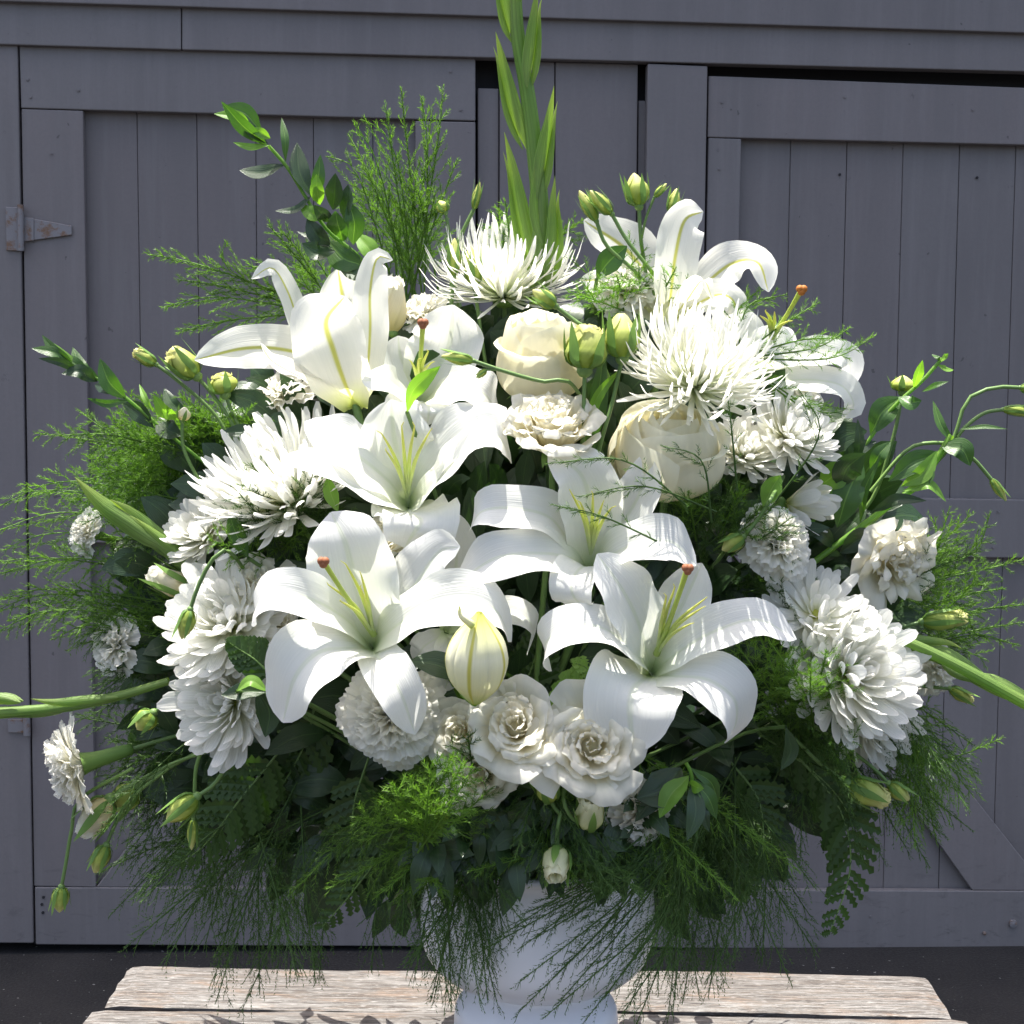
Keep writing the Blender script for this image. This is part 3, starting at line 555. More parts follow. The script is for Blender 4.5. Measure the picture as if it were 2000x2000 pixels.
rose_open('drooping ruffled white lisianthus at far right beside the gladiolus', 1735, 1085, .0, 88, (.42, -.80, -.18), .6, 20, ruf=.10, tilt=.9, name='lisianthus', cat='lisianthus', jag=.006)
carnation('large ruffled white carnation at bottom left under the lily petal', 770, 1400, -.125, 98, (.0, -.96, .28), 0, 60)
carnation('white carnation right of the centre lily above the dark leaves', 1503, 1068, -.06, 78, (.30, -.85, .4), .5)
carnation('white carnation at far left veiled by fern behind the gladiolus bud', 188, 1045, .04, 54, (-.7, -.6, .3), .2, 34)
carnation('white carnation at left below the fern mass, half in shade', 245, 1262, .03, 66, (-.55, -.75, .2), 1.3, 36)
carnation('white carnation at lower far left seen from the side with green calyx', 186, 1484, .0, 100, (-.90, -.35, -.22), .7, 46, flat=.92)
carnation('small white carnation at top left of centre between lily and spider flower', 832, 634, .03, 62, (-.15, -.55, .8), 0, 34)
carnation('white carnation at top right under the arching lily', 1215, 590, .03, 78, (.05, -.6, .75), .3, 44)
carnation('shaded white carnation at bottom, below the large front rose', 1240, 1575, -.12, 72, (.25, -.8, -.25), .9, 38)
carnation('white carnation at far right behind the gladiolus blade', 1812, 1305, .03, 58, (.45, -.75, .2), .4, 34)
carnation('white carnation at left behind the daisy heads, under the side-on lily', 560, 795, .05, 72, (-.2, -.4, .9), .8, 36)
carnation('white carnation at right behind the curled lily tips', 1545, 762, .05, 60, (.4, -.4, .7), .8, 30)

# ------------------------------------------------------------------ chrysanthemums (petal meshes are shared)
def unit_petal(bend, wid, cup, shape, m, k=0, tipcurl=0.):
    pts = [(0, 0, 0), (.25, 0, .02+bend*.05), (.55, 0, .02+bend*.22), (.82, 0, bend*.48), (1, 0, bend*.72+tipcurl)]
    return grid_mesh('petal', strip([np.array(p, float) for p in pts], wid, side=np.array([0, -1., 0]), shape=shape, cup=cup, ruf=.08, rf=1.5, nu=14, nv=5, fold=-.12, ph=k), M[m])
MP = [unit_petal(b_, .112, c_*.7, 'strap', 'mum', k) for k, (b_, c_) in enumerate([(.3, .5), (.5, .7), (.15, .4), (.7, .6)])]
SP = [unit_petal(b_, .030, .9, 'thin', 'spider', k, tc_) for k, (b_, tc_) in enumerate([(.35, .05), (.6, .1), (.2, -.04), (.8, .22), (.45, .0)])]
def mum(name, label, px, py, y, rpx, axis, layers, lib, spin=0, disc=True, jit=.10, hscale=1.0, wscale=1., cat='chrysanthemum', group='white daisy chrysanthemums'):
    sc = rpx*PX; A = nrm(np.array(axis, float)); t = thing(name, label, cat, P(px, py, y), A, group, spin)
    for (n, el, ln, off) in layers:
        for k in range(n):
            az = (k+off)*2*math.pi/n+random.uniform(-jit, jit); e = R(el)+random.uniform(-.12, .12); l_ = sc*ln*random.uniform(.86, 1.08)
            o = bpy.data.objects.new('petal', random.choice(lib)); COL.objects.link(o); o.parent = t
            w_ = l_*wscale*random.uniform(.85, 1.15)*(ln**-.5)
            o.matrix_local = Matrix.Translation((math.cos(az)*sc*.05*(1.3-e/1.6), math.sin(az)*sc*.05*(1.3-e/1.6), sc*(.04+.12*e/1.57))) @ Matrix.Rotation(az, 4, 'Z') @ Matrix.Rotation(-e, 4, 'Y') @ Matrix.Rotation(random.uniform(-.25, .25), 4, 'X') @ Matrix.Diagonal((l_, w_, l_*hscale, 1))
    if disc: link('disc', grid_mesh('disc', ball((0, 0, sc*.08), sc*.13, 7, 12, (1, 1, .8)), M['disc'], True), t)
    link('calyx', grid_mesh('calyx', ball((0, 0, -sc*.04), sc*.17, 6, 12, (1, 1, .6)), M['calyx'], True), t)
    stem_to_vase(t, P(px, py, y), A, .0022); return t
DAISY = [(28, 0, 1.0, 0), (27, 13, .98, .5), (24, 26, .90, .2), (19, 39, .78, .6), (15, 52, .64, .1), (10, 65, .50, .3)]
DAISY2 = DAISY+[(26, -8, .95, .3), (6, 80, .38, .5)]
OPEN = [(20, 2, 1.0, 0), (18, 16, .95, .5), (12, 32, .7, .2), (8, 50, .45, 0)]
SPID = [(44, -8, 1.0, 0), (46, 3, 1.02, .5), (46, 13, 1.0, .2), (44, 23, .96, .7), (38, 34, .90, .1), (32, 45, .84, .4), (26, 57, .78, .2), (20, 70, .70, .3)]
mum('spider_chrysanthemum', 'large white spider flower at upper right with thin quill petals', 1356, 758, -.085, 138, (.12, -.62, .78), SPID, SP, cat='chrysanthemum', group='spider chrysanthemums', disc=False)
mum('spider_chrysanthemum', 'white spider flower at top behind the gladiolus stem', 985, 582, .05, 148, (-.02, -.2, .97), SPID[:6], SP, cat='chrysanthemum', group='spider chrysanthemums', disc=False, hscale=.9)
mum('chrysanthemum', 'large white many-petalled chrysanthemum at left with petals swept upward', 570, 985, -.03, 165, (-.35, -.45, .82), [(46, 0, 1.0, 0), (46, 9, 1.02, .5), (44, 18, 1.0, .2), (40, 28, .95, .6), (32, 39, .9, .1), (26, 51, .8, .3)], MP, wscale=.50)
mum('chrysanthemum', 'white daisy chrysanthemum at left beneath the gladiolus bud tip', 405, 1050, -.01, 78, (-.5, -.6, .6), DAISY, MP)
mum('chrysanthemum', 'big creamy-hearted daisy chrysanthemum at left beside the hooked bud', 455, 1225, -.06, 122, (-.35, -.72, .5), DAISY2, MP, .3)
mum('chrysanthemum', 'white daisy chrysanthemum at lower left with drooping long petals', 462, 1372, -.07, 118, (-.45, -.75, .15), DAISY, MP, .8)
mum('chrysanthemum', 'white daisy chrysanthemum at right below the curled lily tips', 1535, 860, -.02, 92, (.45, -.55, .65), DAISY, MP, .3)
mum('chrysanthemum', 'smaller white chrysanthemum tucked right of the biggest cream rose', 1455, 895, -.03, 76, (.15, -.6, .7), DAISY, MP, .6)
mum('chrysanthemum', 'half open white chrysanthemum with few petals pointing right', 1530, 985, .0, 96, (.75, -.4, .1), [(9, 40, 1, 0), (8, 60, .95, .4)], MP, .1, disc=False, wscale=1.5)
mum('chrysanthemum', 'small white chrysanthemum above the big lower right one, yellow heart', 1590, 1205, -.055, 98, (.1, -.75, .6), OPEN, MP, .1)
mum('chrysanthemum', 'largest white chrysanthemum at lower right, full and leaning outward', 1650, 1320, -.06, 132, (.38, -.75, .3), DAISY2, MP, .6)
mum('chrysanthemum', 'white chrysanthemum low at right, lowest one above the green buds', 1695, 1400, -.01, 92, (.45, -.75, -.1), DAISY, MP, 1.1)
mum('chrysanthemum', 'tiny yellowish unopened chrysanthemum between left daisies and lily', 525, 1300, -.07, 36, (.1, -.9, .3), DAISY[2:], MP, 1.1)

# ------------------------------------------------------------------ gladiolus spikes
def glad(label, stem_pts, r, bracts, depth, hint=(0.1, -1, .1)):
    pts = [P(x, y, depth+(d[0] if d else 0)) for x, y, *d in stem_pts]; t = thing('gladiolus', label, 'gladiolus', pts[0], group='green gladiolus spikes')
    tube(t, 'stem', pts, r, M['glad'], 24, 8)
    for (pl, hw, sd_) in bracts:
        pp = [P(x, y, depth-.006+i*.0-(.004*sd_)) for i, (x, y) in enumerate(pl)]
        h_ = nrm(np.array(hint, float)+np.array([sd_*.75, 0, 0])); add_strip(t, 'bract', pp, hw*PX, hint=h_, shape='blade', cup=-.9, nu=16, nv=9, m=M['glad'])
        h2 = nrm(-np.array(hint, float)*.6+np.array([sd_*.9, 0, 0])); pp2 = [p+np.array([sd_*.003, .006, -.0]) for p in pp]; pp2 = [pp2[0]]+pp2[1:-1]+[pp2[-2]*.45+pp2[-1]*.55+np.array([sd_*.002, 0, 0])]; add_strip(t, 'inner_bract', pp2, hw*PX*.8, hint=h2, shape='blade', cup=.8, nu=12, nv=7, m=M['glad'])
    return t
glad('tall upright green gladiolus spike rising out of the top of the picture', [(1052, 600), (1055, 420), (1045, 300), (1030, 180), (1010, 60), (1005, -60), (1000, -200)], [.0095, .009, .0085, .0075, .007, .006, .003],
     [([(1046, 540), (1020, 440), (1002, 340), (985, 258)], 18, -1), ([(1072, 560), (1083, 470), (1082, 400), (1084, 343)], 16, 1), ([(1050, 390), (1064, 300), (1075, 230), (1082, 168)], 16, 1),
      ([(1028, 290), (1000, 210), (980, 120), (968, 62)], 16, -1), ([(1030, 170), (1040, 90), (1046, 20), (1050, -30)], 15, 1), ([(1006, 80), (992, 30), (978, -30), (968, -90)], 16, -1), ([(1062, 480), (1050, 420), (1048, 360), (1052, 300)], 14, 1), ([(1010, 0), (1030, -60), (1040, -130), (1042, -190)], 11, 1)], .03)
glad('green gladiolus spike thrust out to the lower right edge', [(1660, 1225, -.02), (1750, 1245, -.03), (1850, 1290, -.04), (1960, 1350, -.05), (2120, 1440, -.06)], [.004, .005, .006, .006, .004],
     [([(1700, 1240), (1780, 1250), (1850, 1255), (1878, 1266)], 12, .4), ([(1770, 1265), (1850, 1285), (1940, 1345), (1990, 1375)], 19, -.4), ([(1840, 1300), (1880, 1320), (1940, 1335), (1936, 1345)], 9, .3), ([(1690, 1226), (1720, 1226), (1750, 1240), (1758, 1252)], 9, .5), ([(1900, 1315), (1970, 1350), (2040, 1390), (2090, 1400)], 18, -.4)], -.02)
glad('green gladiolus tip poking in from the far left edge, low', [(330, 1330), (230, 1360), (120, 1382), (0, 1392), (-120, 1396)], [.004, .005, .0055, .0065, .004],
     [([(230, 1362), (180, 1368), (110, 1372), (60, 1365)], 11, .3), ([(150, 1378), (80, 1390), (0, 1392), (-60, 1385)], 12, -.3), ([(40, 1372), (0, 1365), (-40, 1370), (-80, 1380)], 12, .3)], .0)
glad('pointed green gladiolus bud aiming up left above the daisies', [(420, 1160), (350, 1095), (280, 1030), (220, 985)], [.006, .0075, .007, .003],
     [([(330, 1075), (260, 1025), (200, 985), (146, 932)], 22, .3), ([(345, 1095), (290, 1040), (250, 1000), (215, 975)], 20, -.5), ([(390, 1130), (350, 1080), (300, 1040), (262, 1010)], 12, .5)], -.01)

# ------------------------------------------------------------------ green buds on long stalks
def bud(label, base, tip, hw, depth, stalk, m='green_petal', sep=True, r=.0019, group='green lisianthus buds', name='lisianthus_bud', d2=0., open_=0.):
    b = P(*base, depth); e = P(*tip, depth+d2); A = nrm(e-b); L_ = np.linalg.norm(e-b); t = thing(name, label, 'flower bud', b, A, group, random.uniform(0, 6))
    n_ = 5
    for k in range(n_):
        s = np.linspace(0, 1, 14)[:, None]; v = np.linspace(-1, 1, 9)[None]; sh = np.interp(s[:, 0], [0, .12, .35, .6, .8, .93, 1], [.25, .7, 1, .9, .55+.35*open_, .28+.6*open_, .06+.75*open_])[:, None]
        f = k*2*math.pi/n_+1.6*s+v*.85; rad = hw*PX*sh*(1+.10*v)*(1+.03*np.sin(7*s+k)); z_ = L_*s*(1-.05*np.abs(v)**2*open_)
        link('petal', grid_mesh('petal', np.stack([rad*np.cos(f), rad*np.sin(f), z_], -1), M[m]), t)
    if open_ > .25:
        for k in range(9):
            q_ = .35+.07*k; G = rev_petal([(.1, .2), (.62*q_, .5), (.8*q_, .8), (.95*q_*(.8+.5*open_), 1.03-.02*k)], k*2.4, 1.1, 1, .06, 2.5, .02, 6, .15, nu=8, nv=11, skew=.12, ph=random.uniform(0, 6)); G = G*np.array([hw*PX, hw*PX, L_])
            link('inner_petal', grid_mesh('inner_petal', G, M[m]), t)
    if sep:
        for k in range(5):
            f = k*1.257+.5; d = np.array([math.cos(f), math.sin(f), 0]); out = random.uniform(1.05, 1.5)
            c = [np.array([0, 0, -.02*L_]), d*hw*PX*.9+np.array([0, 0, .12*L_]), d*hw*PX*1.12+np.array([0, 0, .5*L_]), d*hw*PX*out+np.array([0, 0, random.uniform(.85, 1.15)*L_])]
            link('sepal', grid_mesh('sepal', strip(c, hw*PX*.30, hint=-d, shape='leaf', nu=9, nv=5, cup=.2), M['calyx']), t)
    link('receptacle', grid_mesh('receptacle', ball((0, 0, 0), hw*PX*.42, 6, 10), M['stem'], True), t)
    tube(t, 'stem', [b]+[P(x, y, depth+(d_[0] if d_ else .0)) for x, y, *d_ in stalk], r, M['stem'], 16, 6)
    return t
B = [
 ('round green bud standing highest at upper right on a straight stalk', (1248, 403), (1238, 338), 23, .02, [(1252, 470), (1262, 560), (1240, 640, .02)], {}),
 ('left one of the paired nodding buds at upper right', (1165, 432), (1131, 372), 13, .01, [(1185, 480), (1240, 530), (1290, 590)], {}),
 ('second nodding bud right beside the leftmost of the upper pair', (1195, 418), (1152, 372), 14, .0, [(1225, 470), (1280, 540), (1310, 590)], {}),
 ('slim green bud right of the highest round one', (1310, 418), (1322, 368), 12, .01, [(1305, 470), (1295, 550), (1290, 620)], {}),
 ('tiny bud on a side shoot between highest bud and slim bud', (1278, 385), (1302, 358), 7, .02, [(1262, 425), (1252, 470)], dict(r=.0013)),
 ('open-tipped yellow green bud before the cream rose', (1142, 722), (1148, 634), 37, -.10, [(1140, 800), (1138, 860), (1110, 1000, .07)], dict(open_=.45)),
 ('folded pale green bud right of the yellow green one, above the leaf', (1215, 700), (1213, 612), 31, -.09, [(1195, 790), (1170, 880), (1150, 1000, .07)], dict(open_=.2)),
 ('green bud slanting left over the top of the cream rose', (1085, 598), (1040, 566), 15, -.09, [(1120, 625), (1150, 650), (1190, 740, .07)], {}),
 ('small green bud pointing left across the lily petals', (925, 705), (862, 695), 11, -.11, [(985, 725), (1060, 745), (1110, 745), (1150, 800, .07)], {}),
 ('small curled green tip below the pointing bud', (950, 722), (930, 738), 6, -.11, [(975, 722), (1000, 728)], dict(r=.0012)),
 ('larger ruffled yellow green bud at upper left', (385, 735), (332, 684), 26, .0, [(430, 790), (470, 860), (520, 980, .02)], dict(open_=.5)),
 ('small frilled bud leftmost of the upper left trio', (305, 712), (262, 686), 13, .01, [(345, 742), (420, 810), (470, 900)], dict(open_=.7)),
 ('rounded bud hanging under the long lily petal at left', (440, 770), (430, 728), 27, .0, [(455, 810), (480, 860), (520, 960)], dict(open_=.3)),
 ('pale bud low at left in the top of the fern mass', (356, 822), (362, 795), 13, .01, [(360, 880), (400, 960)], dict(m='rose')),
 ('yellowish bud at top left of the gladiolus stem', (870, 415), (858, 392), 13, .05, [(880, 470), (890, 560), (905, 680)], dict(r=.0016)),
 ('slender pointed bud next to the yellowish top one', (925, 410), (937, 355), 8, .05, [(905, 450), (885, 500), (880, 600)], {}),
 ('long green bud hanging before the top spider flower', (886, 540), (888, 465), 13, .02, [(882, 600), (880, 680)], {}),
 ('plump teardrop green bud in front of the top spider flower', (927, 560), (918, 480), 17, .02, [(935, 620), (950, 720), (965, 800)], {}),
 ('half open creamy lisianthus bud right of the side-on lily', (768, 650), (770, 540), 25, .01, [(775, 720), (790, 800)], dict(m='rose', open_=.6, sep=False)),
 ('white opening bud at left under the gladiolus bud', (372, 1155), (290, 1118), 25, -.02, [(420, 1175), (480, 1200)], dict(m='rose', open_=.7)),
 ('nodding bud at left hooked over the big daisy', (372, 1190), (355, 1248), 15, -.13, [(385, 1150), (410, 1100), (440, 1075), (475, 1110, .07), (520, 1200, .08)], {}),
 ('yellow green bud at lower left on a thick slanting stalk', (300, 1392), (268, 1425), 21, -.05, [(335, 1368), (380, 1345), (450, 1320, .07)], {}),
 ('large pale bud at lower left with folded petal under the carnation', (215, 1560), (160, 1630), 30, .0, [(262, 1530), (340, 1490), (430, 1460)], dict(m='rose', open_=.55)),
 ('wide green bud behind the drooping pale one at lower left', (265, 1535), (225, 1585), 27, .02, [(330, 1500), (420, 1450)], {}),
 ('green bud at lower left pointing down left below the daisy', (385, 1555), (325, 1605), 22, -.08, [(420, 1530), (450, 1480), (470, 1430, .07)], {}),
 ('green teardrop bud hanging second lowest at left', (208, 1650), (184, 1705), 18, .0, [(225, 1610), (255, 1560), (330, 1500)], {}),
 ('lowest hanging green bud at far left on a long bare stalk', (120, 1732), (116, 1782), 17, .0, [(128, 1690), (140, 1620), (158, 1560), (260, 1500)], {}),
 ('slim dark bud hanging straight down at lower left', (378, 1600), (374, 1660), 10, -.06, [(380, 1560), (383, 1500), (400, 1450)], {}),
 ('larger yellow green bud at lower right pointing right', (1655, 1530), (1735, 1565), 26, -.05, [(1600, 1490), (1540, 1430), (1480, 1380, .07)], dict(open_=.5)),
 ('smaller bud beside the larger one at lower right', (1735, 1530), (1775, 1562), 16, -.04, [(1705, 1500), (1640, 1450), (1560, 1400)], dict(open_=.2)),
 ('bright yellow green bud at far right above the gladiolus', (1800, 1215), (1888, 1206), 20, .01, [(1760, 1225), (1700, 1240), (1620, 1280)], dict(open_=.6)),
 ('small striped bud at far right under the gladiolus blade', (1855, 1345), (1900, 1370), 13, .01, [(1800, 1340), (1700, 1330)], dict(open_=.4)),
 ('round ribbed bud at upper right between the ruscus leaves', (1762, 765), (1764, 733), 22, .02, [(1755, 810), (1740, 870), (1700, 980), (1600, 1080)], {}),
 ('bud at the right edge on the highest arching stalk', (1992, 757), (2040, 765), 11, .01, [(1940, 757), (1890, 780), (1872, 830), (1850, 880), (1780, 950), (1650, 1070)], {}),
 ('bud at the right edge on the second arching stalk', (1958, 800), (2040, 805), 11, .01, [(1920, 808), (1880, 840), (1862, 870)], {}),
 ('slender bud drooping at right on a curved stalk', (1935, 935), (1966, 978), 9, .01, [(1900, 895), (1860, 870), (1820, 865), (1770, 880), (1700, 960)], {}),
 ('small green bud left of the right carnation on a pale twig', (1452, 1048), (1410, 1075), 17, -.09, [(1480, 1015), (1505, 975), (1530, 930, .07)], {}),
 ('pale green rosebud at bottom centre, ringed by curled sepals', (1150, 1612), (1155, 1558), 25, -.17, [(1120, 1600), (1100, 1560), (1110, 1500, .07)], dict(m='pale_bud', open_=.6, name='rose_bud', d2=-.03, group='small pale rosebuds')),
 ('lowest pale rosebud hanging over the vase rim', (1090, 1660), (1084, 1715), 25, -.165, [(1088, 1630), (1095, 1590), (1110, 1540, .07)], dict(m='pale_bud', open_=.6, name='rose_bud', d2=-.03, group='small pale rosebuds')),
 ('tight green rosebud with stripes left of the pale ones', (1075, 1560), (1062, 1515), 21, -.16, [(1085, 1580), (1105, 1600)], dict(name='rose_bud', d2=-.02, group='small pale rosebuds')),
 ('small green bud in the fern above the vase, left of centre', (870, 1625), (850, 1560), 15, -.14, [(890, 1660), (930, 1640)], {}),
]
for lb, ba, ti, hw, dp, st, kw in B: bud(lb, ba, ti, hw, dp, st, **kw)

# ------------------------------------------------------------------ leafy branches (ruscus) and single leaves
def branch(label, stem, leaves, depth, r=.0018, m='leaf_mid', name='ruscus_branch'):
    pts = [P(x, y, depth) for x, y in stem]; t = thing(name, label, 'branch', pts[-1], group='leafy green branches')
    tube(t, 'stem', pts, r, M['leaf_light'], 20, 6)
    for (x0, y0, x1, y1, hw, bend, mm) in leaves:
        a_, b_ = P(x0, y0, depth), P(x1, y1, depth+random.uniform(-.025, .015)); mid = (a_+b_)/2+np.array([-(b_-a_)[2], 0, (b_-a_)[0]])*bend+np.array([0, -.006, 0])
        ht = nrm(np.array([random.uniform(-.5, .5), -1, random.uniform(-.1, .8)]))
        add_strip(t, 'leaf', [a_, (a_*2+mid)/3+np.array([0, -.001, 0]), mid, b_], hw*PX, hint=ht, shape='leaf', cup=.22, fold=.12, nu=16, nv=9, m=M[mm])
    return t
d_, m_, l_ = 'leaf_dark', 'leaf_mid', 'leaf_light'
branch('glossy ruscus branch arching up at upper left', [(525, 285), (562, 328), (600, 390), (640, 450), (700, 500), (760, 570)],
 [(522, 284, 432, 198, 15, .05, m_), (512, 258, 434, 208, 19, -.12, m_), (495, 258, 418, 222, 13, -.15, l_), (524, 282, 470, 220, 14, .1, d_), (526, 284, 455, 278, 8, .12, l_), (528, 270, 490, 250, 10, 0, l_),
  (558, 316, 550, 230, 8, -.05, m_), (556, 322, 468, 332, 17, .12, d_), (612, 388, 580, 278, 20, .08, d_), (612, 392, 626, 302, 13, -.05, m_), (625, 400, 618, 340, 14, .02, l_), (610, 382, 537, 412, 9, .18, d_), (650, 410, 655, 338, 19, -.03, d_), (672, 430, 680, 360, 19, -.02, d_),
  (640, 425, 585, 400, 14, .1, l_), (650, 440, 612, 400, 15, 0, d_), (668, 470, 655, 412, 24, .02, m_), (690, 478, 680, 392, 20, -.1, m_), (645, 478, 600, 425, 18, .1, d_), (650, 485, 580, 452, 8, .0, d_), (655, 490, 590, 475, 22, .15, d_),
  (712, 520, 640, 470, 27, .12, m_), (740, 520, 695, 455, 19, -.05, l_), (735, 540, 660, 515, 18, .1, d_)], .02)
branch('ruscus tip reaching out at the far left', [(105, 690), (160, 725), (200, 745), (250, 780), (320, 840), (420, 920)],
 [(150, 718, 82, 654, 11, .05, m_), (148, 712, 62, 680, 12, -.1, m_), (180, 738, 95, 665, 14, .05, l_), (165, 730, 75, 700, 9, -.1, d_), (195, 742, 142, 678, 14, .12, m_), (190, 745, 120, 730, 15, -.2, d_), (180, 735, 110, 690, 13, -.05, m_), (247, 780, 195, 700, 18, .08, m_),
  (252, 782, 170, 778, 8, .1, m_), (225, 770, 185, 752, 13, -.1, d_), (300, 835, 240, 788, 20, -.1, d_), (300, 805, 272, 750, 6, .0, l_), (350, 820, 300, 770, 14, .1, l_), (365, 805, 320, 758, 13, .1, d_), (355, 850, 310, 815, 22, .1, d_)], .02)
branch('ruscus branch with broad leaves at right, small tuft at its tip', [(1840, 700), (1800, 745), (1740, 800), (1690, 870), (1640, 940), (1560, 1060)],
 [(1838, 702, 1852, 690, 8, .1, l_), (1830, 712, 1862, 722, 7, -.1, l_), (1835, 705, 1820, 692, 6, .0, m_), (1785, 758, 1802, 703, 12, .05, l_), (1800, 765, 1853, 745, 7, .08, m_), (1700, 848, 1760, 775, 26, .12, m_), (1755, 775, 1800, 782, 16, -.2, m_), (1668, 912, 1675, 818, 10, -.05, d_), (1640, 905, 1712, 862, 15, .1, d_),
  (1640, 950, 1690, 885, 30, .15, d_), (1635, 1030, 1685, 900, 30, .05, m_), (1600, 950, 1655, 905, 28, .0, l_), (1570, 1030, 1632, 1070, 17, .1, d_), (1540, 1050, 1620, 1030, 15, .1, d_)], -.01)
branch('lisianthus foliage at right, twisted leaves on pale cut stalks', [(1858, 850), (1800, 940), (1740, 985), (1640, 1060), (1560, 1120)],
 [(1700, 920, 1740, 862, 15, .1, m_), (1865, 870, 1822, 782, 9, .1, m_), (1875, 838, 1968, 838, 5, .06, m_), (1735, 940, 1840, 885, 22, .1, m_), (1760, 950, 1830, 880, 17, -.1, l_), (1838, 870, 1895, 910, 22, .25, m_), (1765, 958, 1848, 980, 11, .3, l_), (1700, 1000, 1810, 978, 12, .15, d_), (1680, 1020, 1720, 890, 10, .1, m_), (1790, 950, 1820, 905, 12, -.1, m_), (1640, 1080, 1720, 1040, 22, .1, d_)], .0, .0032, name='lisianthus_branch')
branch('bright green ruscus tip hanging at bottom right of the roses', [(1340, 1490), (1350, 1510), (1352, 1535)],
 [(1345, 1515, 1288, 1598, 20, -.12, l_), (1350, 1520, 1400, 1600, 15, .1, m_), (1352, 1525, 1342, 1642, 17, .1, d_), (1355, 1530, 1362, 1640, 9, -.05, m_), (1350, 1500, 1403, 1568, 12, .15, m_), (1345, 1530, 1375, 1540, 12, .0, l_), (1355, 1540, 1400, 1555, 10, .1, l_), (1360, 1550, 1385, 1625, 12, 0, d_)], -.15)
branch('rose foliage with dark rounded leaves at bottom centre', [(1110, 1500), (1100, 1560), (1092, 1620), (1080, 1640)],
 [(1085, 1520, 982, 1480, 27, -.15, l_), (1075, 1535, 990, 1510, 24, -.1, d_), (1120, 1620, 1160, 1690, 32, .1, d_), (1160, 1660, 1180, 1708, 13, 0, m_), (1330, 1500, 1243, 1560, 36, .1, d_), (1310, 1540, 1240, 1605, 16, -.1, d_), (1040, 1560, 1000, 1620, 28, 0, d_), (1010, 1580, 940, 1640, 26, 0, d_)], -.14, .002, name='rose_foliage')
def leaf(label, pts, hw, depth, m='leaf_mid', hint=(0, -1, .3), cup=.25, shape='leaf', group='single green leaves'):
    pp = [P(x, y, depth+(d[0] if d else 0)) for x, y, *d in pts]; t = thing('leaf', label, 'leaf', pp[0], group=group)
    add_strip(t, 'blade', pp, hw*PX, hint=nrm(np.array(hint, float)), shape=shape, cup=cup, fold=.1, nu=20, nv=9, m=M[m]); tube(t, 'stalk', [pp[0], pp[0]*.8+FOCAL*.2+np.array([0, .04, 0]), FOCAL], .002, M['stem'], 10, 5); return t
leaf('pointed green leaf standing up between the two upper lilies', [(795, 805), (810, 760, -.01), (860, 715, 0)], 17, -.10, 'leaf_light', (.8, -1, .2))
leaf('dark narrow leaf pointing left under the side-on lily', [(520, 840), (470, 842), (430, 846)], 14, -.02, 'leaf_dark')
leaf('long upright leaf below the cream rose, right of the stalks', [(1148, 885), (1165, 800, -.01), (1180, 685, 0)], 20, -.07, 'leaf_mid', (.5, -1, .1))
leaf('slim leaf beside the upright one under the yellow bud', [(1140, 870), (1165, 780, -.01), (1212, 720, 0)], 11, -.08, 'leaf_light', (.5, -1, .1))
leaf('green and yellow leaf tip between the left chrysanthemum and lily', [(660, 1000), (645, 960), (640, 930)], 14, -.09, 'leaf_light')
leaf('curled leaf in front of the left chrysanthemums', [(485, 1090), (460, 1040), (448, 1005)], 17, -.08, 'leaf_mid')
leaf('leaf under the lily bud stalk, pointing left', [(905, 1330), (860, 1300), (800, 1290)], 26, -.16, 'leaf_dark', (0, -1, .8))
leaf('bright leaf on the lower left daisy', [(462, 1350), (490, 1330), (522, 1350)], 12, -.15, 'leaf_light', (0, -1, 1))
leaf('dark leaf pair partner beneath the bright daisy leaf', [(520, 1352), (480, 1350), (432, 1358)], 17, -.145, 'leaf_dark', (0, -1, .6))
leaf('hanging dark leaf below the daisy leaves at lower left', [(500, 1345), (525, 1390), (518, 1440)], 24, -.13, 'leaf_dark', (-.2, -1, .2))
leaf('narrow dark leaf hanging right of the lower right lily', [(1535, 1420), (1545, 1465), (1525, 1505)], 14, -.10, 'leaf_dark')
leaf('bright round leaf left of the right carnation top', [(1490, 990), (1510, 950), (1525, 928)], 20, -.07, 'leaf_light')
leaf('leaf behind the upper right buds, pale and broad', [(1165, 545), (1190, 510), (1225, 480)], 24, .01, 'leaf_mid', (.3, -1, .4))
leaf('green leaf tip left of the small top carnation', [(900, 690), (905, 650), (870, 600)], 18, .0, 'leaf_mid', (.5, -1, .2))
leaf('leaf blade low behind the top spider flower', [(960, 700), (985, 650), (1000, 610)], 24, .03, 'leaf_dark')

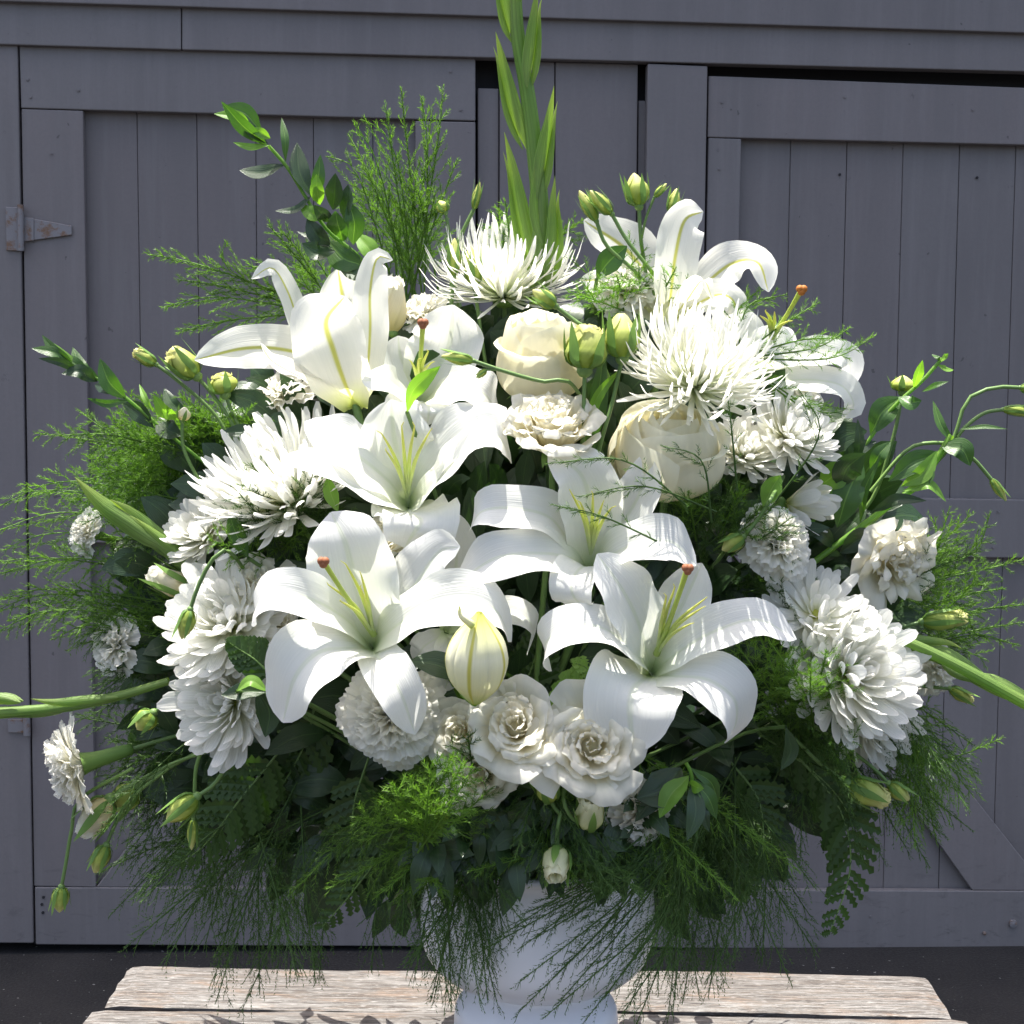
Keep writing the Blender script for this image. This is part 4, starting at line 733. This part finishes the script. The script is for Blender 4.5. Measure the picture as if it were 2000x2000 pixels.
# ------------------------------------------------------------------ leatherleaf fern fronds
def frond(label, pts, wid, depth, m='frond', n=14, up=(0, -1, .2)):
    C = crv([P(x, y, depth+(d[0] if d else 0)) for x, y, *d in pts], 40); t = thing('fern_frond', label, 'fern frond', C[0], group='leatherleaf fern fronds')
    tube(t, 'stem', C[::4], [.0014, .0006], M['stem'], 16, 5); tg, b_, n_ = frames(C, np.array(up, float)); L_ = np.linalg.norm(C[-1]-C[0])
    for i in range(n):
        f = .14+.84*i/n; k = int(f*39); ln = wid*PX*(1-f)**.75*(1 if f > .2 else .8)
        for sgn in (-1, 1):
            dr = nrm(tg[k]*.65+b_[k]*sgn+n_[k]*random.uniform(-.35, .1)); base = C[min(39, k+(1 if sgn > 0 else 0))]; nseg = max(3, int(ln/.007)); ax = nrm(np.cross(dr, n_[k])); V, Fa = [], []
            w0 = min(.0085, max(.0040, ln*.19)); nseg = max(4, int(ln/.006)); cs = []
            for j in range(nseg+1):
                s = j/nseg; wj = w0*(math.sin(math.pi*min(1, .18+.82*s))**.7+.05); o_ = 5*j
                for ds, wf in ((0, .55), (.55, 1.15)):
                    s_ = min(1, s+ds/nseg); c = base+dr*ln*s_+tg[k]*ln*.22*s_*s_; w_ = wj*wf if j < nseg else .0003
                    V += [c-ax*w_+n_[k]*w_*.3, c, c+ax*w_+n_[k]*w_*.3]
            for j in range(2*nseg+1):
                o_ = 3*j; Fa += [(o_, o_+3, o_+4, o_+1), (o_+1, o_+4, o_+5, o_+2)]
            link('leaflet', mesh_from('leaflet', loc_of(t, np.array(V)), Fa, M[m], np.tile([[.5, .5]], (len(V), 1)), smooth=False), t)
    return t
for a in [('serrated fern frond hanging at lower right in front of the door rail', [(1560, 1480), (1640, 1580), (1660, 1700), (1610, 1850)], 105, .0),
          ('fern frond hanging left of the vase below the carnation', [(800, 1530), (760, 1640), (690, 1740), (612, 1830)], 95, -.04),
          ('short fern frond hanging over the left vase shoulder', [(720, 1480), (690, 1580), (690, 1700), (665, 1770)], 80, -.03),
          ('fern frond at bottom left drooping towards the table', [(560, 1450), (470, 1560), (400, 1650), (330, 1700)], 110, -.02),
          ('fern frond behind the bottom right foliage', [(1420, 1480), (1480, 1560), (1490, 1650), (1470, 1720)], 80, -.01),
          ('second fern frond among the bottom right foliage', [(1480, 1430), (1580, 1500), (1640, 1560), (1670, 1620)], 80, .0),
          ('low fern frond beside the right vase rim', [(1300, 1500), (1330, 1600), (1310, 1680), (1250, 1740)], 70, -.03),
          ('fern frond behind the vase rim at right', [(1250, 1560), (1380, 1620), (1440, 1690), (1490, 1760)], 90, .02),
          ('bright serrated fern tip between front roses and lower right lily', [(1070, 1400), (1120, 1350), (1150, 1310), (1110, 1290)], 60, -.12, 'leaf_light'),
          ('bright fern tip just above the largest front rose', [(1170, 1400), (1140, 1380), (1100, 1370), (1065, 1375)], 60, -.13, 'leaf_light'),
          ('serrated leafy sprig beside the yellowish small flower at left', [(540, 1330), (500, 1290), (470, 1270), (440, 1250)], 60, -.13, 'frond'),
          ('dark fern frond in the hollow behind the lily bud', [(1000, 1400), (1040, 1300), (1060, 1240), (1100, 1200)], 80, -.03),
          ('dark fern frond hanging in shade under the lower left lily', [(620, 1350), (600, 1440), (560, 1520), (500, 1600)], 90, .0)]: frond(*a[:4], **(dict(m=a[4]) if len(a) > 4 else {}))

# ------------------------------------------------------------------ feathery asparagus fern sprays
def needles_tri(Pb, D, ln, wd):
    n = len(Pb); r_ = nrm(np.cross(D, rng.normal(size=(n, 3)))); V = np.empty((n, 3, 3)); V[:, 0] = Pb-r_*wd[:, None]*.5; V[:, 1] = Pb+r_*wd[:, None]*.5; V[:, 2] = Pb+D*ln[:, None]; return V.reshape(-1, 3)
def spray(label, pts, blen, m, sp=.007, sub=1, nl=.008, grav=.25, up=None, nsp=.0016, wd=.00085, flat=.35, al=1.):
    pts = [np.asarray(p) for p in pts]; L_ = sum(np.linalg.norm(pts[i+1]-pts[i]) for i in range(len(pts)-1)); n = max(12, int(L_/sp)); C = crv(pts, n)
    hint = np.array([random.uniform(-.3, .3), -1, random.uniform(-.3, .3)]) if up is None else np.array(up, float); tg, bb_, nn = frames(C, hint)
    tris = []; lines = []
    def twig(c0, d0, ln, g):
        k = max(3, int(ln/nsp)); s = np.linspace(0, 1, k)[:, None]; K = c0+d0*ln*s+np.array([0, 0, -1.])*g*ln*s*s; tt = nrm(d0+np.array([0, 0, -2.])*g*s)
        lines.append((K[::max(1, k//4)], .0005)); rep = np.repeat(K, 2, axis=0); t2 = np.repeat(tt, 2, axis=0); r_ = nrm(np.cross(t2, rng.normal(size=t2.shape))); D = nrm(t2*.85+r_*.62)
        ll = nl*(1-.45*np.repeat(s[:, 0], 2))*rng.uniform(.7, 1.15, len(rep)); tris.append(needles_tri(rep, D, ll, np.full(len(rep), wd)))
    for i in range(2, n-1):
        f = i/n; ln = blen*(min(1, (1-f)*2.0)**.8)*(.5+.5*min(1, f*4))*random.uniform(.6, 1.15)
        sg = 1 if i % 2 else -1; d = nrm(tg[i]*al*random.uniform(.8, 1.25)+bb_[i]*sg*random.uniform(.6, 1)+nn[i]*random.uniform(-flat, flat)); twig(C[i], d, ln, grav*random.uniform(.3, 1))
        if sub and ln > .025:
            kk = int(ln/.011)
            for j in range(1, kk):
                fj = j/kk; s2 = 1 if j % 2 else -1; d2 = nrm(d*1.0+np.cross(d, nn[i])*s2*.8+rng.normal(size=3)*.15); twig(C[i]+d*ln*fj+np.array([0, 0, -1])*grav*.5*ln*fj*fj, d2, ln*.42*(1.1-fj), grav*.5)
    # tip needles along the main stem's last third
    k0 = int(n*.55); twig(C[k0], nrm(C[-1]-C[k0]), np.linalg.norm(C[-1]-C[k0])*1.0, 0.)
    V = [np.concatenate(tris)]; nV = len(V[0]); Fa = np.arange(nV).reshape(-1, 3).tolist(); U = [np.tile([[0, .5], [0, .5], [1, .5]], (nV//3, 1))]
    for K, wdt in lines:
        if len(K) < 2: continue
        off = nrm(rng.normal(size=3)); o_ = sum(len(x) for x in V); V.append(np.concatenate([K-off*wdt*.6, K+off*wdt*.6])); a_ = len(K); Fa += [[o_+j, o_+j+1, o_+a_+j+1, o_+a_+j] for j in range(a_-1)]; U.append(np.zeros((2*a_, 2)))
    t = thing('asparagus_fern', label, 'fern spray', C[0], group='feathery asparagus fern sprays')
    tube(t, 'stem', C[::max(1, n//9)], [.0010, .0008, .0004], M[m], 14, 4)
    link('needles', mesh_from('needles', loc_of(t, np.concatenate(V)), Fa, M[m], np.concatenate(U), smooth=False), t, kind='stuff'); return t
def sprays(label, n, base, bs, tips, ts, depth, dsp, blen, m, sag=.0, **k):
    """n sprays from around base towards points spread along the tips line"""
    for i in range(n):
        f = (i+random.uniform(.2, .8))/n; tx = np.interp(f, np.linspace(0, 1, len(tips)), [a_[0] for a_ in tips])+random.uniform(-ts, ts); ty = np.interp(f, np.linspace(0, 1, len(tips)), [a_[1] for a_ in tips])+random.uniform(-ts, ts)
        bx, by = base[0]+random.uniform(-bs, bs), base[1]+random.uniform(-bs, bs); y0 = depth+random.uniform(-dsp, dsp); a_, e = P(bx, by, y0+.06), P(tx, ty, y0+random.uniform(-.04, .04))
        mid = (a_+e)/2+np.array([0, random.uniform(-.02, .02), sag*np.linalg.norm(e-a_)])
        xs_ = [a_[0] for a_ in tips]; part = ''
        if n >= 8 and max(xs_)-min(xs_) > 180: part = (', left third', ', middle third', ', right third')[int(min(2, max(0, (tx-min(xs_))/(max(xs_)-min(xs_))*3)))]
        spray(label+part, [a_, mid, e], blen*random.uniform(.8, 1.2), m, **k)
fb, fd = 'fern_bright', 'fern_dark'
TOPL = 'light green asparagus fern rising behind the upper left lily and spider flower'
for tip, md in [((783, 172), (800, 330)), ((866, 168), (855, 280)), ((823, 190), (835, 300)), ((752, 200), (770, 330)), ((690, 238), (740, 330)), ((680, 262), (720, 340)), ((640, 306), (700, 345)), ((893, 310), (860, 400)), ((712, 228), (775, 310)), ((845, 205), (830, 330)), ((655, 420), (720, 470)), ((700, 300), (760, 420))]:
    spray(TOPL, [P(800+random.uniform(-30, 40), 600, .08), P(*md, .08), P(*tip, .08+random.uniform(-.03, .03))], .032, fb, nl=.0072, grav=.0, sp=.010, al=1.7, nsp=.0013, sub=0)
sprays(TOPL, 5, (820, 560), 50, [(690, 430), (740, 360), (800, 330), (850, 350), (900, 400)], 30, .08, .03, .05, fb, 0, grav=0)
sprays('asparagus fern spray beside the gladiolus stem at top', 5, (1010, 560), 30, [(950, 370), (985, 400), (1060, 400), (1110, 420), (1150, 440)], 25, .04, .03, .035, fb, 0, grav=0, nl=.009)
LM = 'thin asparagus fern reaching left above the side-on lily'
for tip, md in [((282, 494), (400, 520)), ((342, 545), (440, 560)), ((316, 600), (430, 580)), ((345, 650), (450, 625)), ((440, 470), (450, 530)), ((525, 440), (560, 480)), ((550, 450), (590, 500)), ((480, 520), (550, 530)), ((700, 600), (660, 580))]:
    spray(LM, [P(640, 600+random.uniform(-30, 30), .06), P(*md, .06), P(*tip, .06)], .030, fb, grav=.0, nl=.0075, al=1.7, sub=0, nsp=.0013)
sprays(LM, 4, (660, 600), 40, [(500, 620), (520, 560), (560, 510), (640, 470), (700, 480)], 25, .07, .03, .045, fb, 0, grav=0)
LMASS = 'dense green asparagus fern mass at the left above the gladiolus bud'
sprays(LMASS, 22, (470, 960), 70, [(190, 1050), (170, 930), (200, 850), (240, 800), (330, 790), (420, 800), (500, 830)], 40, .04, .05, .055, fb, .05, grav=.2)
sprays(LMASS, 9, (430, 930), 60, [(200, 1010), (220, 900), (300, 840), (400, 850)], 40, .05, .04, .055, fb, .04, grav=.2)
FL = 'wispy asparagus fern trailing out to the far left edge'
for tip, md in [((68, 845), (180, 860)), ((115, 850), (220, 850)), ((0, 988), (130, 940)), ((0, 1035), (130, 1000)), ((0, 1075), (130, 1040)), ((-20, 1100), (110, 1090)), ((0, 1120), (140, 1090)), ((0, 1170), (120, 1150)), ((20, 1212), (140, 1175)), ((-30, 1200), (110, 1160)), ((40, 960), (150, 960)), ((150, 800), (230, 850)), ((100, 1250), (190, 1220)), ((130, 1270), (210, 1230)), ((-20, 1240), (120, 1190))]:
    spray(FL, [P(400+random.uniform(-40, 40), md[1]+40, .03), P(*md, .03+random.uniform(-.02, .02)), P(*tip, .03)], .034, fb, grav=.3)
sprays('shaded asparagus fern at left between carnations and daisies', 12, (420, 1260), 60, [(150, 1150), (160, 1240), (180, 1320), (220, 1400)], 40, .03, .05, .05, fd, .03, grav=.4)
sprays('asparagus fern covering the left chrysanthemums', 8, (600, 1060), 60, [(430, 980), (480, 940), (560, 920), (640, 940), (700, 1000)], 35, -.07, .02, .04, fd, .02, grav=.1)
sprays('asparagus fern before the left chrysanthemums, bright tips', 4, (560, 1100), 50, [(400, 1080), (500, 1020), (600, 1020)], 30, -.09, .02, .035, fb, .02, grav=.1)
BL = 'dark asparagus fern hanging down at lower left over the table edge'
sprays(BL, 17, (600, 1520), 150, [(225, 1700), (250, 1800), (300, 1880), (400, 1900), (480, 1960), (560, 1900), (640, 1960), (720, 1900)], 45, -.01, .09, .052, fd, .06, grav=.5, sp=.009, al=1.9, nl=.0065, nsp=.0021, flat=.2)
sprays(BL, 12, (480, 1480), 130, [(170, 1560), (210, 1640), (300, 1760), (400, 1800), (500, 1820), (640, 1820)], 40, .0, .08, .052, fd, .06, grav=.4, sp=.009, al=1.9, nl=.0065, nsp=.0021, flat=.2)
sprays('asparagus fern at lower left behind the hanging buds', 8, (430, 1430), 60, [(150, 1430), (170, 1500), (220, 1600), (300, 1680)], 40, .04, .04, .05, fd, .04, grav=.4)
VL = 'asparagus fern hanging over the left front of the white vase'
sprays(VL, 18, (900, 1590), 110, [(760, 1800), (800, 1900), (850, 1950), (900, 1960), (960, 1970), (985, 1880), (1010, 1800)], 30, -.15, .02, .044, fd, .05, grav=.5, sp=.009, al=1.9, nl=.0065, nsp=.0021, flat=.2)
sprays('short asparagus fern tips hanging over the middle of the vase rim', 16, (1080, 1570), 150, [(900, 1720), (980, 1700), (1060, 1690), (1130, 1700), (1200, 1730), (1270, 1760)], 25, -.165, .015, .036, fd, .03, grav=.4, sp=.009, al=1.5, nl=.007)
VR = 'asparagus fern sweeping left across the right front of the vase'
for tip in [(1000, 1930), (900, 1880), (1005, 1860), (1090, 1960), (1010, 1790), (960, 1840), (1080, 1910), (1130, 2010), (1180, 1950), (1060, 1990), (1050, 1830), (1130, 1880), (1210, 1990), (1240, 2010), (1110, 1800), (1000, 1990), (1070, 1770)]:
    bx, by = 1330+random.uniform(-60, 60), 1640+random.uniform(-60, 40); spray(VR, [P(bx, by, -.13), P((bx+tip[0])/2+45, (by+tip[1])/2-20, -.15), P(*tip, -.15)], .034, fd, grav=.3, sp=.009, al=1.9, nl=.0065, nsp=.0021, flat=.2)
BR = 'dark asparagus fern hanging at lower right over the planks'
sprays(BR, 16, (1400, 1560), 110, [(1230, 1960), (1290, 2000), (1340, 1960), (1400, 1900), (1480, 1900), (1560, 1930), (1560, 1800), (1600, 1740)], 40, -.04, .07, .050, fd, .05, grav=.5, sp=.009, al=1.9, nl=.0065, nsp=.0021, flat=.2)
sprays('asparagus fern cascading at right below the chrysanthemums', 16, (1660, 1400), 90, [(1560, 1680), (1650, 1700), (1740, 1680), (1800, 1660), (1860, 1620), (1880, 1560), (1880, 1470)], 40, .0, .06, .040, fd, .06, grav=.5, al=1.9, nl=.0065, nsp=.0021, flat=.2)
sprays('asparagus fern cascading at right below the chrysanthemums', 6, (1720, 1380), 60, [(1760, 1640), (1830, 1600), (1880, 1540), (1850, 1440)], 40, -.01, .04, .05, fb, .06, grav=.5)
RM = 'asparagus fern at far right beneath the drooping lisianthus'
sprays(RM, 10, (1690, 1230), 60, [(1900, 1300), (1920, 1220), (1900, 1120), (1880, 1060), (1850, 1010), (1800, 1150)], 35, .05, .04, .05, fd, .02, grav=.1)
sprays(RM, 6, (1720, 1200), 60, [(1940, 1330), (1900, 1180), (1880, 1050), (1860, 1000), (1900, 1020)], 35, .04, .04, .045, fb, .0, grav=.0)
for tip, md in [((2010, 1090), (1930, 1110)), ((2010, 1180), (1920, 1190)), ((1990, 1260), (1900, 1240)), ((1960, 1150), (1890, 1160)), ((1935, 1000), (1900, 1080)), ((2000, 1215), (1910, 1230)), ((1830, 1650), (1800, 1500)), ((1960, 1440), (1890, 1470))]:
    spray('stray thin fern wisp at the right edge', [P(1790, md[1]+30, .04), P(*md, .04), P(*tip, .04)], .018, fb, grav=.1, sub=0)
sprays('asparagus fern around the lower right lily and chrysanthemum', 9, (1560, 1440), 50, [(1400, 1240), (1480, 1220), (1560, 1260), (1600, 1330), (1660, 1440)], 35, -.12, .02, .042, fb, .02, grav=.1)
sprays('asparagus fern around the lower right lily and chrysanthemum', 7, (1540, 1470), 60, [(1440, 1300), (1500, 1280), (1600, 1400), (1700, 1500), (1640, 1600)], 40, -.07, .03, .045, fd, .02, grav=.2)
sprays('asparagus fern below the biggest cream rose', 8, (1400, 1080), 50, [(1280, 960), (1340, 930), (1400, 930), (1480, 960), (1530, 1000), (1560, 1060)], 30, -.08, .03, .04, fd, .02, grav=.1)
sprays('bright asparagus fern tips right of the biggest cream rose', 4, (1370, 1080), 40, [(1300, 980), (1350, 940), (1440, 960), (1540, 980)], 30, -.12, .01, .026, fb, .02, grav=.1)
for a_ in [((1345, 990), (1220, 900), (1070, 905)), ((1400, 1000), (1260, 950), (1130, 970)), ((1330, 1080), (1180, 1010), (1075, 985)), ((1390, 1020), (1370, 900), (1290, 870)), ((1440, 960), (1430, 850), (1420, 760)), ((1500, 1000), (1600, 850), (1560, 760))]:
    spray('thin dark fern twig lying across the centre lily and cream rose', [P(*a_[0], -.15), P(*a_[1], -.165), P(*a_[2], -.155)], .013, fd, sub=0, grav=0, sp=.009)
TR = 'fine asparagus fern threaded through the top right lily and carnation'
sprays(TR, 8, (1220, 650), 60, [(1110, 480), (1130, 560), (1180, 520), (1250, 500), (1320, 520), (1380, 560)], 30, -.01, .03, .034, fb, .0, grav=.0)
for tip, md in [((1535, 575), (1460, 600)), ((1600, 590), (1520, 640)), ((1660, 640), (1590, 680)), ((1710, 655), (1620, 700)), ((1640, 660), (1560, 665)), ((1490, 560), (1440, 610)), ((1620, 790), (1560, 790)), ((1660, 800), (1590, 800))]:
    spray('stray fern wisp reaching up right over the hidden lily', [P(1440, 700, -.02), P(*md, -.02), P(*tip, .0)], .02, fb, grav=.0, sub=0)
sprays('light asparagus fern strands spread over the lower skirt', 12, (1000, 1530), 250, [(560, 1720), (700, 1760), (850, 1700), (1250, 1720), (1400, 1740), (1560, 1700)], 30, -.15, .02, .04, fb, .03, grav=.5, al=1.4)
CT = 'bright yellow green asparagus fern in front at bottom centre'
sprays(CT, 11, (830, 1640), 30, [(700, 1600), (740, 1560), (790, 1500), (830, 1490), (880, 1480), (930, 1500), (960, 1560)], 18, -.215, .012, .036, fb, .0, grav=.0, nl=.010)
sprays('darker asparagus fern in front of the white rose at bottom', 6, (930, 1620), 30, [(880, 1440), (920, 1450), (990, 1470), (1040, 1540)], 20, -.175, .01, .03, fd, .0, grav=.0, nl=.009)
sprays('asparagus fern between vase and bottom flowers', 12, (850, 1540), 110, [(640, 1640), (720, 1700), (800, 1720), (900, 1740), (980, 1700), (1000, 1640)], 40, -.09, .05, .05, fd, .02, grav=.4)
sprays('asparagus fern around the right carnation and dark hollow', 7, (1450, 1180), 60, [(1340, 1080), (1400, 1120), (1520, 1180), (1600, 1150), (1620, 1100)], 40, -.03, .03, .045, fd, .02, grav=.1)

# ------------------------------------------------------------------ the dim inner foliage nobody could count
def filler():
    parts = []; n = 0
    base = np.array([0, 0, 0])
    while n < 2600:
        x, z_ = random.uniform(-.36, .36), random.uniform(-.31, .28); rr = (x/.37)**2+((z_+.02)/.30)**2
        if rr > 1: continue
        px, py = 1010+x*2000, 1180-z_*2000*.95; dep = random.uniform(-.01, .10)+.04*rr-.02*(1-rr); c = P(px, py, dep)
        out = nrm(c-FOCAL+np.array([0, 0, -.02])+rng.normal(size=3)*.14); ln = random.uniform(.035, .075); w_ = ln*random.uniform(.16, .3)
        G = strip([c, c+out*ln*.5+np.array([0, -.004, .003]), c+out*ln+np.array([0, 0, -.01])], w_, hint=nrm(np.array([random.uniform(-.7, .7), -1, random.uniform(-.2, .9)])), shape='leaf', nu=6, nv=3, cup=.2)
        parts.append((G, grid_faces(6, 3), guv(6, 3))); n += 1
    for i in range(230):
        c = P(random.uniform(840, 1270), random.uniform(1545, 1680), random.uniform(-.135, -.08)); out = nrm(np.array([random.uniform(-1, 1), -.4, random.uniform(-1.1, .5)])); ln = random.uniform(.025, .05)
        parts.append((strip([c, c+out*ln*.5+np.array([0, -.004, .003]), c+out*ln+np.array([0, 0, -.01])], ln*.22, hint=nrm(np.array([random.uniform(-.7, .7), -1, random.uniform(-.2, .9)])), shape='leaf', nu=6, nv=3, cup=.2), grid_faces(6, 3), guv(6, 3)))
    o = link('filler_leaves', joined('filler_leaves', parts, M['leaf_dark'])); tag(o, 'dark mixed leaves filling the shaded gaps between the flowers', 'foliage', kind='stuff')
filler()
